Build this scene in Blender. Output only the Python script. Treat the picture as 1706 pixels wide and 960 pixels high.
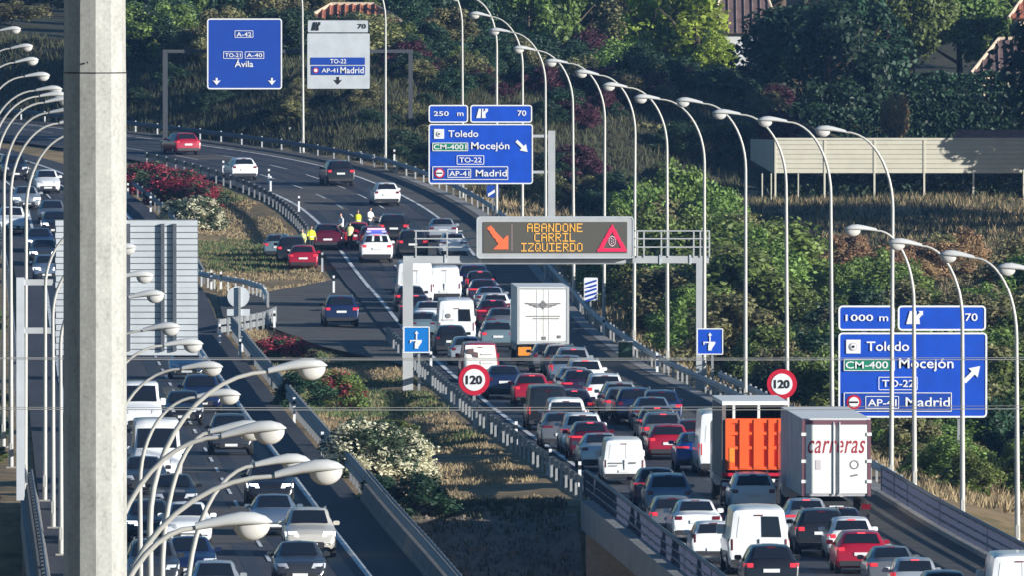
import bpy, bmesh, math, random
import numpy as np
from mathutils import Vector, Matrix

# ------------------------------------------------------------------ camera, world, sun, exposure
scene = bpy.context.scene
for _o in list(bpy.data.objects): bpy.data.objects.remove(_o)
col = scene.collection
R = math.radians
F, YH, CX, HC = 28000.0, -244.0, 853.0, 25.0        # focal length (px of a 1706 px wide frame), horizon row, centre, camera height

cam = bpy.data.cameras.new('camera'); camo = bpy.data.objects.new('camera', cam); col.objects.link(camo)
cam.sensor_width = 36.0; cam.lens = 36.0 * F / 1706.0
cam.clip_start = 5.0; cam.clip_end = 6000.0
camo.location = (0, 0, HC)
camo.rotation_euler = (math.pi / 2 - math.atan((480 - YH) / F), 0, 0)
scene.camera = camo

SUN_EL, SUN_PHI = 14.0, 60.0            # elevation; horizontal angle from "behind the camera" towards the right
world = bpy.data.worlds.new('World'); scene.world = world; world.use_nodes = True
nt = world.node_tree; bgn = nt.nodes['Background']
sky = nt.nodes.new('ShaderNodeTexSky'); sky.sky_type = 'NISHITA'; sky.sun_disc = False
sky.sun_elevation = R(SUN_EL); sky.air_density = 1.6; sky.dust_density = 0.1; sky.ozone_density = 6.0
# direction towards the sun
sdir = Vector((math.sin(R(SUN_PHI)) * math.cos(R(SUN_EL)), -math.cos(R(SUN_PHI)) * math.cos(R(SUN_EL)), math.sin(R(SUN_EL))))
sky.sun_rotation = math.atan2(sdir.x, sdir.y)
nt.links.new(sky.outputs[0], bgn.inputs[0]); bgn.inputs[1].default_value = 0.055
sun = bpy.data.lights.new('sun', 'SUN'); suno = bpy.data.objects.new('sun', sun); col.objects.link(suno)
sun.energy = 4.9; sun.angle = R(0.5); sun.color = (1.0, 0.88, 0.70)
suno.rotation_euler = (-sdir).to_track_quat('-Z', 'Y').to_euler()
scene.view_settings.view_transform = 'Standard'; scene.view_settings.look = 'None'
scene.view_settings.exposure = 0.8; scene.view_settings.gamma = 1.0; scene.view_settings.use_curve_mapping = False
scene.view_settings.use_white_balance = True; scene.view_settings.white_balance_temperature = 5550; scene.view_settings.white_balance_tint = 10   # camera balanced for the low warm sun
scene.render.engine = 'CYCLES'

# ------------------------------------------------------------------ ground profile and pixel <-> place helpers
_HT = [(60,25),(560,25),(662,25.0),(767,25.35),(837,25.7),(907,25.65),(977,24.9),(1012,24.1),(1047,23.15),(1082,22.1),(1120,20.9),(1160,19.6),(1220,17.8),(1400,13.0),(1700,9)]
_D = np.arange(60, 1700, 1.0)
_H = np.interp(_D, [a for a, b in _HT], [b for a, b in _HT])
_k = np.ones(41) / 41
_H = np.convolve(np.pad(_H, 20, mode='edge'), _k, mode='valid')
_Y = YH + F / _D * _H
def zr(D): return HC - float(np.interp(D, _D, _H))
def yg(D): return float(np.interp(D, _D, _Y))
def D_of_y(y): return float(np.interp(-y, -_Y, _D))
def PX(px, D): return (px - CX) * D / F
def P(px, py, D): return Vector(((px - CX) * D / F, D, HC - (py - YH) * D / F))
def G(px, py, dz=0.0):
    D = D_of_y(py); return Vector((PX(px, D), D, zr(D) + dz))
def D_roof(ytop, H):
    yy = YH + F / _D * (_H - H); return float(np.interp(-ytop, -yy, _D))

# ------------------------------------------------------------------ materials
MATS = {}
def mat(name, c, rough=0.6, metal=0.0, var=0.0, scale=3.0, coat=0.0, emit=None, estr=0.0, island=0.0, trans=0.0, spec=0.5, objvar=0.0):
    if name in MATS: return MATS[name]
    m = bpy.data.materials.new(name); m.use_nodes = True; t = m.node_tree
    b = t.nodes['Principled BSDF']; b.inputs['Roughness'].default_value = rough; b.inputs['Metallic'].default_value = metal
    b.inputs['Coat Weight'].default_value = coat; b.inputs['Coat Roughness'].default_value = 0.08
    b.inputs['Specular IOR Level'].default_value = spec
    col4 = (c[0], c[1], c[2], 1)
    b.inputs['Base Color'].default_value = col4
    fac = None
    if var > 0:
        tc = t.nodes.new('ShaderNodeTexCoord'); n = t.nodes.new('ShaderNodeTexNoise'); n.inputs['Scale'].default_value = scale; n.inputs['Detail'].default_value = 5
        t.links.new(tc.outputs['Object'], n.inputs['Vector'])
        mr = t.nodes.new('ShaderNodeMapRange'); mr.inputs['From Min'].default_value = 0.3; mr.inputs['From Max'].default_value = 0.7
        mr.inputs['To Min'].default_value = 1 - var; mr.inputs['To Max'].default_value = 1 + var
        t.links.new(n.outputs['Fac'], mr.inputs['Value']); fac = mr.outputs['Result']
    if island > 0:
        g = t.nodes.new('ShaderNodeNewGeometry'); mr = t.nodes.new('ShaderNodeMapRange')
        mr.inputs['To Min'].default_value = 1 - island; mr.inputs['To Max'].default_value = 1 + island
        t.links.new(g.outputs['Random Per Island'], mr.inputs['Value'])
        if fac is not None:
            mm = t.nodes.new('ShaderNodeMath'); mm.operation = 'MULTIPLY'; t.links.new(fac, mm.inputs[0]); t.links.new(mr.outputs['Result'], mm.inputs[1]); fac = mm.outputs[0]
        else: fac = mr.outputs['Result']
    csock = None
    if fac is not None:
        vm = t.nodes.new('ShaderNodeVectorMath'); vm.operation = 'SCALE'; vm.inputs[0].default_value = c[:3]
        t.links.new(fac, vm.inputs['Scale']); csock = vm.outputs[0]
    if objvar > 0:
        oi = t.nodes.new('ShaderNodeObjectInfo'); hs = t.nodes.new('ShaderNodeHueSaturation')
        mr = t.nodes.new('ShaderNodeMapRange'); mr.inputs['To Min'].default_value = 1 - objvar; mr.inputs['To Max'].default_value = 1 + objvar
        t.links.new(oi.outputs['Random'], mr.inputs['Value']); t.links.new(mr.outputs['Result'], hs.inputs['Value'])
        mr2 = t.nodes.new('ShaderNodeMapRange'); mr2.inputs['To Min'].default_value = 0.5 - objvar * 0.06; mr2.inputs['To Max'].default_value = 0.5 + objvar * 0.06
        t.links.new(oi.outputs['Random'], mr2.inputs['Value']); t.links.new(mr2.outputs['Result'], hs.inputs['Hue'])
        if csock is not None: t.links.new(csock, hs.inputs['Color'])
        else: hs.inputs['Color'].default_value = col4
        csock = hs.outputs[0]
    if csock is not None: t.links.new(csock, b.inputs['Base Color'])
    if emit is not None:
        b.inputs['Emission Color'].default_value = (emit[0], emit[1], emit[2], 1); b.inputs['Emission Strength'].default_value = estr
    if trans > 0:
        tr = t.nodes.new('ShaderNodeBsdfTranslucent'); mx = t.nodes.new('ShaderNodeMixShader'); mx.inputs[0].default_value = trans
        if csock is not None: t.links.new(csock, tr.inputs['Color'])
        else: tr.inputs['Color'].default_value = col4
        t.links.new(b.outputs[0], mx.inputs[1]); t.links.new(tr.outputs[0], mx.inputs[2])
        t.links.new(mx.outputs[0], t.nodes['Material Output'].inputs['Surface'])
    MATS[name] = m; return m

def ramp_mat(name, stops, scale, rough=0.9, detail=8, bump=0.0, scale2=None, stretch=None, streak=None):
    """noise-driven ground material: a large and a small noise choose between real surface colours"""
    m = bpy.data.materials.new(name); m.use_nodes = True; t = m.node_tree; b = t.nodes['Principled BSDF']
    b.inputs['Roughness'].default_value = rough; b.inputs['Specular IOR Level'].default_value = 0.25
    tc = t.nodes.new('ShaderNodeTexCoord'); mp = t.nodes.new('ShaderNodeMapping')
    t.links.new(tc.outputs['Object'], mp.inputs['Vector'])
    if stretch: mp.inputs['Scale'].default_value = stretch
    n1 = t.nodes.new('ShaderNodeTexNoise'); n1.inputs['Scale'].default_value = scale; n1.inputs['Detail'].default_value = detail; n1.inputs['Roughness'].default_value = 0.65
    t.links.new(mp.outputs[0], n1.inputs['Vector']); f = n1.outputs['Fac']
    if scale2:
        n2 = t.nodes.new('ShaderNodeTexNoise'); n2.inputs['Scale'].default_value = scale2; n2.inputs['Detail'].default_value = 4
        t.links.new(tc.outputs['Object'], n2.inputs['Vector'])
        mx = t.nodes.new('ShaderNodeMath'); mx.operation = 'MULTIPLY_ADD'; mx.inputs[1].default_value = 0.45
        ad = t.nodes.new('ShaderNodeMath'); ad.operation = 'MULTIPLY'; ad.inputs[1].default_value = 0.55
        t.links.new(f, ad.inputs[0]); t.links.new(n2.outputs['Fac'], mx.inputs[0]); t.links.new(ad.outputs[0], mx.inputs[2]); f = mx.outputs[0]
    cr = t.nodes.new('ShaderNodeValToRGB'); e = cr.color_ramp.elements
    while len(e) < len(stops): e.new(0.5)
    for i, (p, c) in enumerate(stops): e[i].position = p; e[i].color = (c[0], c[1], c[2], 1)
    t.links.new(f, cr.inputs[0]); t.links.new(cr.outputs[0], b.inputs['Base Color'])
    if bump > 0:
        bp = t.nodes.new('ShaderNodeBump'); bp.inputs['Strength'].default_value = bump; bp.inputs['Distance'].default_value = 0.2
        t.links.new(f, bp.inputs['Height']); t.links.new(bp.outputs[0], b.inputs['Normal'])
    MATS[name] = m; return m

ramp_mat('asphalt', [(0.3, (0.032, 0.034, 0.043)), (0.5, (0.052, 0.054, 0.064)), (0.7, (0.082, 0.082, 0.088))], 0.35, 0.85, 8, 0.05, 4.0, stretch=(1.6, 0.12, 1))
ramp_mat('worn_asphalt', [(0.3, (0.024, 0.026, 0.033)), (0.5, (0.040, 0.042, 0.050)), (0.7, (0.062, 0.062, 0.068))], 0.3, 0.6, 8, 0.03, 5.0, stretch=(1.6, 0.1, 1))
ramp_mat('old_asphalt', [(0.3, (0.055, 0.052, 0.05)), (0.5, (0.095, 0.09, 0.082)), (0.72, (0.15, 0.135, 0.11))], 0.4, 0.9, 8, 0.05, 3.0)
ramp_mat('dry_ground', [(0.25, (0.07, 0.075, 0.03)), (0.42, (0.16, 0.125, 0.06)), (0.55, (0.29, 0.20, 0.10)), (0.68, (0.34, 0.25, 0.13)), (0.8, (0.13, 0.13, 0.05))], 0.16, 0.95, 8, 0.5, 1.4)
ramp_mat('shaded_scrub_ground', [(0.3, (0.022, 0.028, 0.014)), (0.5, (0.045, 0.046, 0.024)), (0.68, (0.095, 0.078, 0.043)), (0.8, (0.05, 0.055, 0.026))], 0.22, 0.95, 8, 0.6, 1.6)  # hillside scrub, its colour darkened to carry the shade on the slope
ramp_mat('slope_paving', [(0.3, (0.10, 0.085, 0.075)), (0.5, (0.20, 0.165, 0.13)), (0.75, (0.33, 0.27, 0.20))], 0.5, 0.9, 8, 0.8, 3.0)
ramp_mat('dark_concrete', [(0.3, (0.09, 0.09, 0.09)), (0.5, (0.15, 0.148, 0.145)), (0.7, (0.22, 0.215, 0.2))], 0.6, 0.85, 8, 0.1, 4.0)
ramp_mat('concrete', [(0.3, (0.2, 0.19, 0.175)), (0.5, (0.3, 0.285, 0.26)), (0.7, (0.38, 0.36, 0.33))], 0.5, 0.85, 8, 0.1, 5.0)
mat('line_paint', (0.62, 0.62, 0.60), 0.6, var=0.4, scale=0.9)
mat('galvanised', (0.42, 0.43, 0.43), 0.5, 0.55, var=0.12, scale=2)
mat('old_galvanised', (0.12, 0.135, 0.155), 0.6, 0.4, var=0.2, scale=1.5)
mat('weathered_steel', (0.22, 0.23, 0.245), 0.5, 0.5, var=0.2, scale=1.5)
ramp_mat('mast_steel', [(0.32, (0.25, 0.25, 0.23)), (0.45, (0.36, 0.355, 0.325)), (0.56, (0.41, 0.405, 0.37)), (0.7, (0.52, 0.515, 0.47))], 12.0, 0.6, 6, 0.0, 45.0, stretch=(1, 1, 0.35))
mat('lamp_pole', (0.48, 0.465, 0.42), 0.55, 0.2, var=0.08, scale=1)
mat('lamp_shell', (0.52, 0.52, 0.50), 0.4, 0.0, coat=0.2)
mat('lamp_lens', (0.62, 0.60, 0.56), 0.25)
mat('light_grey_paint', (0.44, 0.45, 0.45), 0.55, var=0.08, scale=1)
mat('sign_blue', (0.010, 0.068, 0.50), 0.5, var=0.12, scale=1.2)
mat('sign_blue_dark', (0.012, 0.055, 0.36), 0.5, var=0.05, scale=1)
mat('sign_cyan', (0.012, 0.17, 0.55), 0.5)
mat('sign_white', (0.78, 0.78, 0.78), 0.5)
mat('sign_green', (0.02, 0.22, 0.12), 0.5)
mat('sign_red', (0.5, 0.008, 0.03), 0.45)
mat('sign_black', (0.012, 0.012, 0.012), 0.5)
mat('sign_back', (0.62, 0.65, 0.67), 0.5, 0.25, var=0.1, scale=1)
mat('vms_panel', (0.095, 0.088, 0.07), 0.75)
mat('led_amber', (0.3, 0.15, 0.02), 0.5, emit=(1.0, 0.50, 0.06), estr=0.62)
mat('led_orange', (0.3, 0.08, 0.02), 0.5, emit=(1.0, 0.16, 0.05), estr=0.6)
mat('led_red', (0.3, 0.01, 0.03), 0.5, emit=(0.9, 0.02, 0.09), estr=0.6)
mat('led_pale', (0.3, 0.2, 0.2), 0.5, emit=(1.0, 0.55, 0.6), estr=0.6)
mat('rail_blue', (0.055, 0.066, 0.115), 0.5, 0.3)
mat('wire', (0.55, 0.53, 0.48), 0.35, 0.5)
mat('tyre', (0.018, 0.018, 0.019), 0.9)
mat('rim', (0.35, 0.35, 0.36), 0.4, 0.8)
mat('glass', (0.012, 0.015, 0.022), 0.06, spec=0.6)
mat('trim', (0.022, 0.022, 0.025), 0.6)
mat('tail_red', (0.13, 0.004, 0.010), 0.25, coat=0.5)
mat('brake_lit', (0.5, 0.02, 0.03), 0.3, emit=(1.0, 0.06, 0.07), estr=1.1)
mat('tail_lit', (0.5, 0.02, 0.03), 0.3, emit=(1.0, 0.05, 0.06), estr=0.30)
mat('headlamp', (0.8, 0.8, 0.8), 0.1, 0.3, coat=1.0)
mat('headlamp_lit', (0.9, 0.9, 0.85), 0.2, emit=(1.0, 0.95, 0.85), estr=1.6)
mat('plate', (0.75, 0.75, 0.72), 0.4)
mat('orange_plate', (0.75, 0.27, 0.02), 0.5)
mat('blue_light', (0.06, 0.08, 0.5), 0.2, coat=0.5, emit=(0.2, 0.2, 1.0), estr=0.35)
mat('pink_light', (0.7, 0.35, 0.4), 0.4, emit=(1.0, 0.6, 0.65), estr=0.35)
mat('orange_body', (0.78, 0.11, 0.012), 0.5, var=0.1, scale=1.2)
mat('box_white', (0.80, 0.79, 0.74), 0.5, var=0.05, scale=0.8)
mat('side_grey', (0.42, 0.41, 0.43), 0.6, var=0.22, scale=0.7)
mat('side_brown', (0.17, 0.145, 0.14), 0.7, var=0.25, scale=0.8)
mat('gantry_dark', (0.055, 0.06, 0.07), 0.7)
mat('frame_maroon', (0.16, 0.07, 0.09), 0.6)
mat('print_red', (0.34, 0.03, 0.05), 0.6)
mat('print_grey', (0.2, 0.19, 0.19), 0.6)
mat('print_faint', (0.55, 0.50, 0.50), 0.6)
mat('print_brown', (0.13, 0.08, 0.08), 0.6)
mat('hi_vis', (0.80, 0.80, 0.02), 0.8, var=0.1, scale=6)
mat('hi_vis_pale', (0.78, 0.74, 0.30), 0.8, var=0.1, scale=6)
mat('shirt_white', (0.72, 0.72, 0.70), 0.9)
mat('cloth_dark', (0.02, 0.022, 0.03), 0.9)
mat('skin', (0.45, 0.27, 0.19), 0.6)
mat('hair', (0.025, 0.018, 0.012), 0.8)
mat('cream_wall', (0.58, 0.55, 0.44), 0.8, var=0.06, scale=1)
mat('stucco', (0.62, 0.50, 0.34), 0.9, var=0.1, scale=0.5)
mat('stucco_white', (0.6, 0.6, 0.58), 0.9, var=0.1, scale=0.5)
mat('roof_tile', (0.33, 0.115, 0.06), 0.85, var=0.3, scale=1.5)
mat('roof_dark', (0.13, 0.085, 0.075), 0.85, var=0.3, scale=1.5)
mat('trim_cream', (0.6, 0.47, 0.33), 0.8)
mat('bark', (0.085, 0.06, 0.042), 0.9, var=0.3, scale=4)
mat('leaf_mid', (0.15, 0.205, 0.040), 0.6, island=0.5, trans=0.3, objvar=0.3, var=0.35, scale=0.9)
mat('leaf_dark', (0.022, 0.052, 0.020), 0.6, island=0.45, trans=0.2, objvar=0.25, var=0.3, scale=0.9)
mat('leaf_bright', (0.27, 0.33, 0.03), 0.6, island=0.4, trans=0.35, objvar=0.1, var=0.3, scale=0.8)
mat('leaf_olive', (0.19, 0.18, 0.07), 0.7, island=0.45, trans=0.25, objvar=0.3, var=0.3, scale=0.9)
mat('leaf_purple', (0.07, 0.018, 0.03), 0.6, island=0.4, trans=0.2, objvar=0.1, var=0.3, scale=0.9)
mat('leaf_dry', (0.28, 0.17, 0.085), 0.85, island=0.4, trans=0.2, objvar=0.25, var=0.3, scale=0.9)
mat('leaf_oleander', (0.055, 0.085, 0.036), 0.55, island=0.45, trans=0.2, objvar=0.15, var=0.2, scale=1.2)
mat('bloom_red', (0.38, 0.045, 0.075), 0.7, island=0.4, trans=0.3)
mat('bloom_white', (0.75, 0.72, 0.50), 0.7, island=0.2, trans=0.3)
mat('grass_dry', (0.34, 0.26, 0.14), 0.9, island=0.35, trans=0.25)
mat('grass_green', (0.10, 0.14, 0.045), 0.9, island=0.4, trans=0.25)
mat('grass_olive', (0.075, 0.078, 0.036), 0.9, island=0.45, trans=0.2)
mat('cabinet_green', (0.015, 0.05, 0.028), 0.6)

PAINT = {'white': ((0.78, 0.78, 0.77), 0.0), 'silver': ((0.50, 0.52, 0.54), 0.55), 'grey': ((0.17, 0.175, 0.19), 0.4), 'dark_grey': ((0.055, 0.058, 0.066), 0.4),
         'black': ((0.012, 0.012, 0.015), 0.0), 'navy': ((0.012, 0.022, 0.075), 0.2), 'blue': ((0.015, 0.05, 0.24), 0.2), 'red': ((0.33, 0.006, 0.025), 0.1),
         'dark_red': ((0.10, 0.005, 0.02), 0.2), 'beige': ((0.62, 0.58, 0.50), 0.2), 'steel_blue': ((0.17, 0.22, 0.30), 0.4), 'teal_grey': ((0.20, 0.27, 0.30), 0.4),
         'plum': ((0.035, 0.02, 0.05), 0.3)}
for k, (c, me) in PAINT.items(): mat('paint_' + k, c, 0.32, me, coat=0.6, var=0.03, scale=1.5)

# ------------------------------------------------------------------ mesh helpers
class MB:
    def __init__(s): s.v = []; s.f = []; s.m = []
    def add(s, vs, fs, mi=0):
        o = len(s.v); s.v += [tuple(v) for v in vs]; s.f += [tuple(i + o for i in f) for f in fs]; s.m += [mi] * len(fs); return s
    def box(s, x0, x1, y0, y1, z0, z1, mi=0):
        return s.add([(x0,y0,z0),(x1,y0,z0),(x1,y1,z0),(x0,y1,z0),(x0,y0,z1),(x1,y0,z1),(x1,y1,z1),(x0,y1,z1)],
                     [(0,3,2,1),(4,5,6,7),(0,1,5,4),(1,2,6,5),(2,3,7,6),(3,0,4,7)], mi)
    def tube(s, pts, r, n=8, mi=0, cap=True):
        pts = [Vector(p) for p in pts]; vs = []; fs = []
        rr = r if isinstance(r, (list, tuple)) else [r] * len(pts)
        for i, p in enumerate(pts):
            d = (pts[min(i + 1, len(pts) - 1)] - pts[max(i - 1, 0)]).normalized()
            a = d.cross(Vector((0, 0, 1)))
            if a.length < 1e-3: a = Vector((1, 0, 0))
            a.normalize(); b = a.cross(d).normalized()
            for k in range(n):
                t = 2 * math.pi * (k + 0.5) / n; vs.append(p + a * math.cos(t) * rr[i] + b * math.sin(t) * rr[i])
        for i in range(len(pts) - 1):
            for k in range(n): fs.append((i*n+k, i*n+(k+1) % n, (i+1)*n+(k+1) % n, (i+1)*n+k))
        if cap: fs.append(tuple(range(n))[::-1]); fs.append(tuple(range((len(pts)-1)*n, len(pts)*n)))
        return s.add(vs, fs, mi)
    def prism(s, poly, y0, y1, mi=0):
        """polygon in the XZ plane (list of (x,z)), extruded from y0 (front, towards camera) to y1"""
        n = len(poly); vs = [(x, y0, z) for x, z in poly] + [(x, y1, z) for x, z in poly]
        fs = [tuple(range(n)), tuple(range(2*n - 1, n - 1, -1))] + [(i, i + n, (i + 1) % n + n, (i + 1) % n) for i in range(n)]
        return s.add(vs, fs, mi)
    def sweep(s, pts, prof, mi=0, closed=True):
        """profile (list of (lateral, z)) swept along a path, lateral to the right of travel"""
        pts = [Vector(p) for p in pts]; n = len(prof); vs = []; fs = []
        for i, p in enumerate(pts):
            d = pts[min(i+1, len(pts)-1)] - pts[max(i-1, 0)]; d.z = 0; d.normalize(); r = Vector((d.y, -d.x, 0))
            for (a, z) in prof: vs.append(p + r * a + Vector((0, 0, z)))
        for i in range(len(pts) - 1):
            for k in range(n if closed else n - 1): fs.append((i*n+k, (i+1)*n+k, (i+1)*n+(k+1) % n, i*n+(k+1) % n))
        if closed: fs.append(tuple(range(n))); fs.append(tuple(range((len(pts)-1)*n, len(pts)*n))[::-1])
        return s.add(vs, fs, mi)
    def mesh(s, name, mats, smooth=None, fix=True):
        me = bpy.data.meshes.new(name); me.from_pydata(s.v, [], s.f)
        for m in (mats if isinstance(mats, (list, tuple)) else [mats]): me.materials.append(MATS[m] if isinstance(m, str) else m)
        me.polygons.foreach_set('material_index', s.m)
        if fix:
            bm = bmesh.new(); bm.from_mesh(me); bmesh.ops.recalc_face_normals(bm, faces=bm.faces); bm.to_mesh(me); bm.free()
        if smooth is not None:
            me.polygons.foreach_set('use_smooth', [True] * len(me.polygons)); me.set_sharp_from_angle(angle=R(smooth))
        me.update(); return me
    def build(s, name, mats, parent=None, smooth=None, fix=True):
        return link(name, s.mesh(name, mats, smooth, fix), parent)

def link(name, me, parent=None):
    o = bpy.data.objects.new(name, me); col.objects.link(o)
    if parent is not None: o.parent = parent
    return o
def empty(name, loc=(0, 0, 0), rz=0.0, parent=None):
    o = bpy.data.objects.new(name, None); col.objects.link(o); o.location = loc; o.rotation_euler = (0, 0, rz); o.empty_display_size = 0.3
    if parent is not None: o.parent = parent
    return o
def tag(o, label=None, cat=None, group=None, kind=None):
    if label: o['label'] = label
    if cat: o['category'] = cat
    if group: o['group'] = group
    if kind: o['kind'] = kind
    return o
def rrect(x0, z0, x1, z1, r, n=4):
    pts = []
    for (cx, cz, a0) in ((x1-r, z1-r, 0), (x0+r, z1-r, 90), (x0+r, z0+r, 180), (x1-r, z0+r, 270)):
        for k in range(n + 1):
            a = R(a0 + 90 * k / n); pts.append((cx + r*math.cos(a), cz + r*math.sin(a)))
    return pts
ORD = ['first','second','third','fourth','fifth','sixth','seventh','eighth','ninth','tenth','eleventh','twelfth','thirteenth','fourteenth','fifteenth'] + [t + u for t in ('', 'twenty-') for u in (['sixteenth','seventeenth','eighteenth','nineteenth','twentieth'] if not t else ['first','second','third','fourth','fifth','sixth','seventh','eighth','ninth'])] + ['thirtieth']

# ------------------------------------------------------------------ road edges (pixel rows measured on the photograph, turned into metres)
def edge(px):
    px = sorted(px, key=lambda a: -a[1])
    Ds = np.array([D_of_y(y) for x, y in px]); Xs = np.array([PX(x, D) for (x, y), D in zip(px, Ds)])
    g = np.arange(470, 1230, 2.0); X = np.interp(g, Ds, Xs)
    k = (Xs[min(3, len(Xs)-1)] - Xs[0]) / (Ds[min(3, len(Xs)-1)] - Ds[0])
    X = np.where(g < Ds[0], Xs[0] + (g - Ds[0]) * k, X)
    k2 = (Xs[-1] - Xs[-2]) / (Ds[-1] - Ds[-2]); X = np.where(g > Ds[-1], Xs[-1] + (g - Ds[-1]) * k2, X)
    w = np.ones(17) / 17; Xp = np.concatenate([X[0] + (X[1]-X[0]) * np.arange(-8, 0), X, X[-1] + (X[-1]-X[-2]) * np.arange(1, 9)])
    X = np.convolve(Xp, w, mode='valid')
    return lambda D: float(np.interp(D, g, X))
R_L = edge([(1148,960),(1050,880),(965,815),(880,755),(790,690),(700,612),(655,568),(600,500),(560,450),(520,395),(490,358),(440,325),(390,308),(330,290),(260,272),(210,262),(100,244),(0,232)])
R_R = edge([(1690,960),(1560,890),(1480,840),(1380,780),(1300,737),(1210,690),(1130,650),(1050,610),(1000,575),(950,535),(915,490),(880,450),(840,400),(800,362),(750,332),(700,308),(650,290),(600,274),(540,262),(430,245),(300,230),(210,219),(100,206),(0,197)])
L_R = edge([(705,960),(640,885),(575,805),(520,740),(480,693),(430,628),(385,570),(365,545),(350,505),(330,470),(300,415),(277,370),(240,338),(212,318),(160,290),(100,268),(0,245)])
L_L = edge([(85,960),(72,880),(60,800),(50,700),(42,600),(30,480),(15,400),(0,330),(-30,300),(-70,275)])

def strip(mb, D0, D1, xa, xb, dz, step=4.0, mi=0, cols=1):
    Ds = np.arange(D0, D1 + 0.01, step); vs = []; fs = []
    for D in Ds:
        a, b, z = xa(D), xb(D), zr(D) + dz
        for c in range(cols + 1): vs.append((a + (b - a) * c / cols, D, z))
    n = cols + 1
    for i in range(len(Ds) - 1):
        for c in range(cols): fs.append((i*n+c, i*n+c+1, (i+1)*n+c+1, (i+1)*n+c))
    mb.add(vs, fs, mi)

# ------------------------------------------------------------------ terrain
_RZ = ([470, 560, 660, 800, 900, 1000, 1100, 1150, 1165, 1250, 1400, 1700], [-1.6, -1.6, -1.6, -1.6, -1.3, -0.5, 0.5, 1.3, 2.6, 7.5, 14, 20])
def sstep(a, b, x): t = min(1, max(0, (x - a) / (b - a))); return t * t * (3 - 2 * t)
def hill_start(X): return 1136 + 2.1 * max(0, -11 - X) if X < -11 else 1136 + 0.55 * (X + 11)
_rng = np.random.RandomState(3); _ph = _rng.rand(12) * 6.28; _fr = 0.03 + _rng.rand(12) * 0.22; _an = _rng.rand(12) * 6.28
def bump(X, Y): return sum(math.sin(_fr[i] * (X * math.cos(_an[i]) * 2 + Y * math.sin(_an[i])) + _ph[i]) for i in range(12)) / 12
def terrain(X, Y):
    base = zr(min(Y, 1225)) - 0.16
    Yc = min(max(Y, 470), 1225)
    xr, xl, ml, mr_ = R_R(Yc), L_L(Yc), L_R(Yc), R_L(Yc)
    z = base
    if X > xr + 1.6:
        t = sstep(xr + 1.6, xr + 9 + max(0, Y - 1000) * 0.12, X); z = base * (1 - t) + float(np.interp(Y, *_RZ)) * t + bump(X, Y) * 0.8 * t
    elif X < xl - 1.2 and Y < 1160:
        t = sstep(xl - 1.2, xl - 9, X); z = base - 1.2 * t + bump(X, Y) * 0.9 * t
    elif ml + 1 < X < mr_ - 1:
        t = min(1, (X - ml - 1) / 1.5, (mr_ - 1 - X) / 1.5); z = base + bump(X * 2, Y * 2) * 0.35 * t - 0.15 * t
    hs = hill_start(X)
    if Y > hs + 2 and X < 30:
        q = 1 - 0.45 * sstep(-11, 6, X)
        up = q * (0.17 * min(Y - hs - 2, 30) + 0.02 * max(0, min(Y - hs - 32, 300)))
        w = sstep(30, 12, X) * (1.0 if X < -11 else sstep(hs + 2, hs + 3 + (X + 11) * 1.3, Y)); z = z * (1 - w) + (zr(hs) - 0.16 + up + bump(X, Y) * 0.4) * w
    if Y < 650:                                       # the road below the two bridges
        cut = sstep(649, 630, Y) * (1 - sstep(545, 525, Y)); z = z * (1 - cut) + (-7.5) * cut
    return z

xs = np.concatenate([np.arange(-420, -70, 25), np.arange(-70, 70, 1.25), np.arange(70, 421, 25)])
ys = np.concatenate([np.arange(40, 520, 20), np.arange(520, 660, 2.5), np.arange(660, 1300, 4), np.arange(1300, 1700, 20), [2000, 2600, 3500]])
vs = []
for yv in ys:
    for xv in xs: vs.append((xv, yv, terrain(xv, min(yv, 1690))))
nx = len(xs); fs = [(j*nx+i, j*nx+i+1, (j+1)*nx+i+1, (j+1)*nx+i) for j in range(len(ys)-1) for i in range(nx-1)]
g = MB(); g.add(vs, fs)
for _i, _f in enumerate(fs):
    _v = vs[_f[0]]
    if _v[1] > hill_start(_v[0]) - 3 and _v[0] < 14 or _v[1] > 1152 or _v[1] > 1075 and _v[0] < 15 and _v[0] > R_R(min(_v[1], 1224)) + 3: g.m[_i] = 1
ground = g.build('ground', ['dry_ground', 'shaded_scrub_ground'], smooth=60, fix=False); tag(ground, kind='structure')

# ------------------------------------------------------------------ carriageways, crossover, markings
m = MB(); strip(m, 520, 1224, lambda D: R_L(D), lambda D: R_R(D), 0.0, 4, cols=4); rd = m.build('road_right', 'asphalt', fix=False); tag(rd, kind='structure')
m = MB(); strip(m, 520, 1200, lambda D: L_L(D), lambda D: L_R(D), 0.0, 4, cols=4); rl = m.build('road_left', 'asphalt', fix=False); tag(rl, kind='structure')
m = MB(); strip(m, 560, 1200, lambda D: R_R(D) - (2.4 if D > 700 else 2.4), lambda D: R_R(D) + 0.9, 0.0165, 4); sh = m.build('hard_shoulder', 'old_asphalt', fix=False); tag(sh, kind='structure')
m = MB(); strip(m, 656, 1110, lambda D: R_R(D) + 0.2, lambda D: R_R(D) + 0.85, 0.03, 4); gt = m.build('gutter', 'concrete', fix=False); tag(gt, kind='structure')
cl = [(460,575),(475,500),(488,430),(494,362),(528,372),(540,440),(550,465),(575,530),(600,640),(612,688)]
clf = lambda D: PX(float(np.interp(yg(D), [a for a, b in cl], [b for a, b in cl])), D)
m = MB(); strip(m, D_of_y(612), D_of_y(461), clf, lambda D: R_L(D) + 0.3, -0.05, 2, cols=6); co = m.build('median_crossover', 'old_asphalt', fix=False); tag(co, kind='structure')

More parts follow.
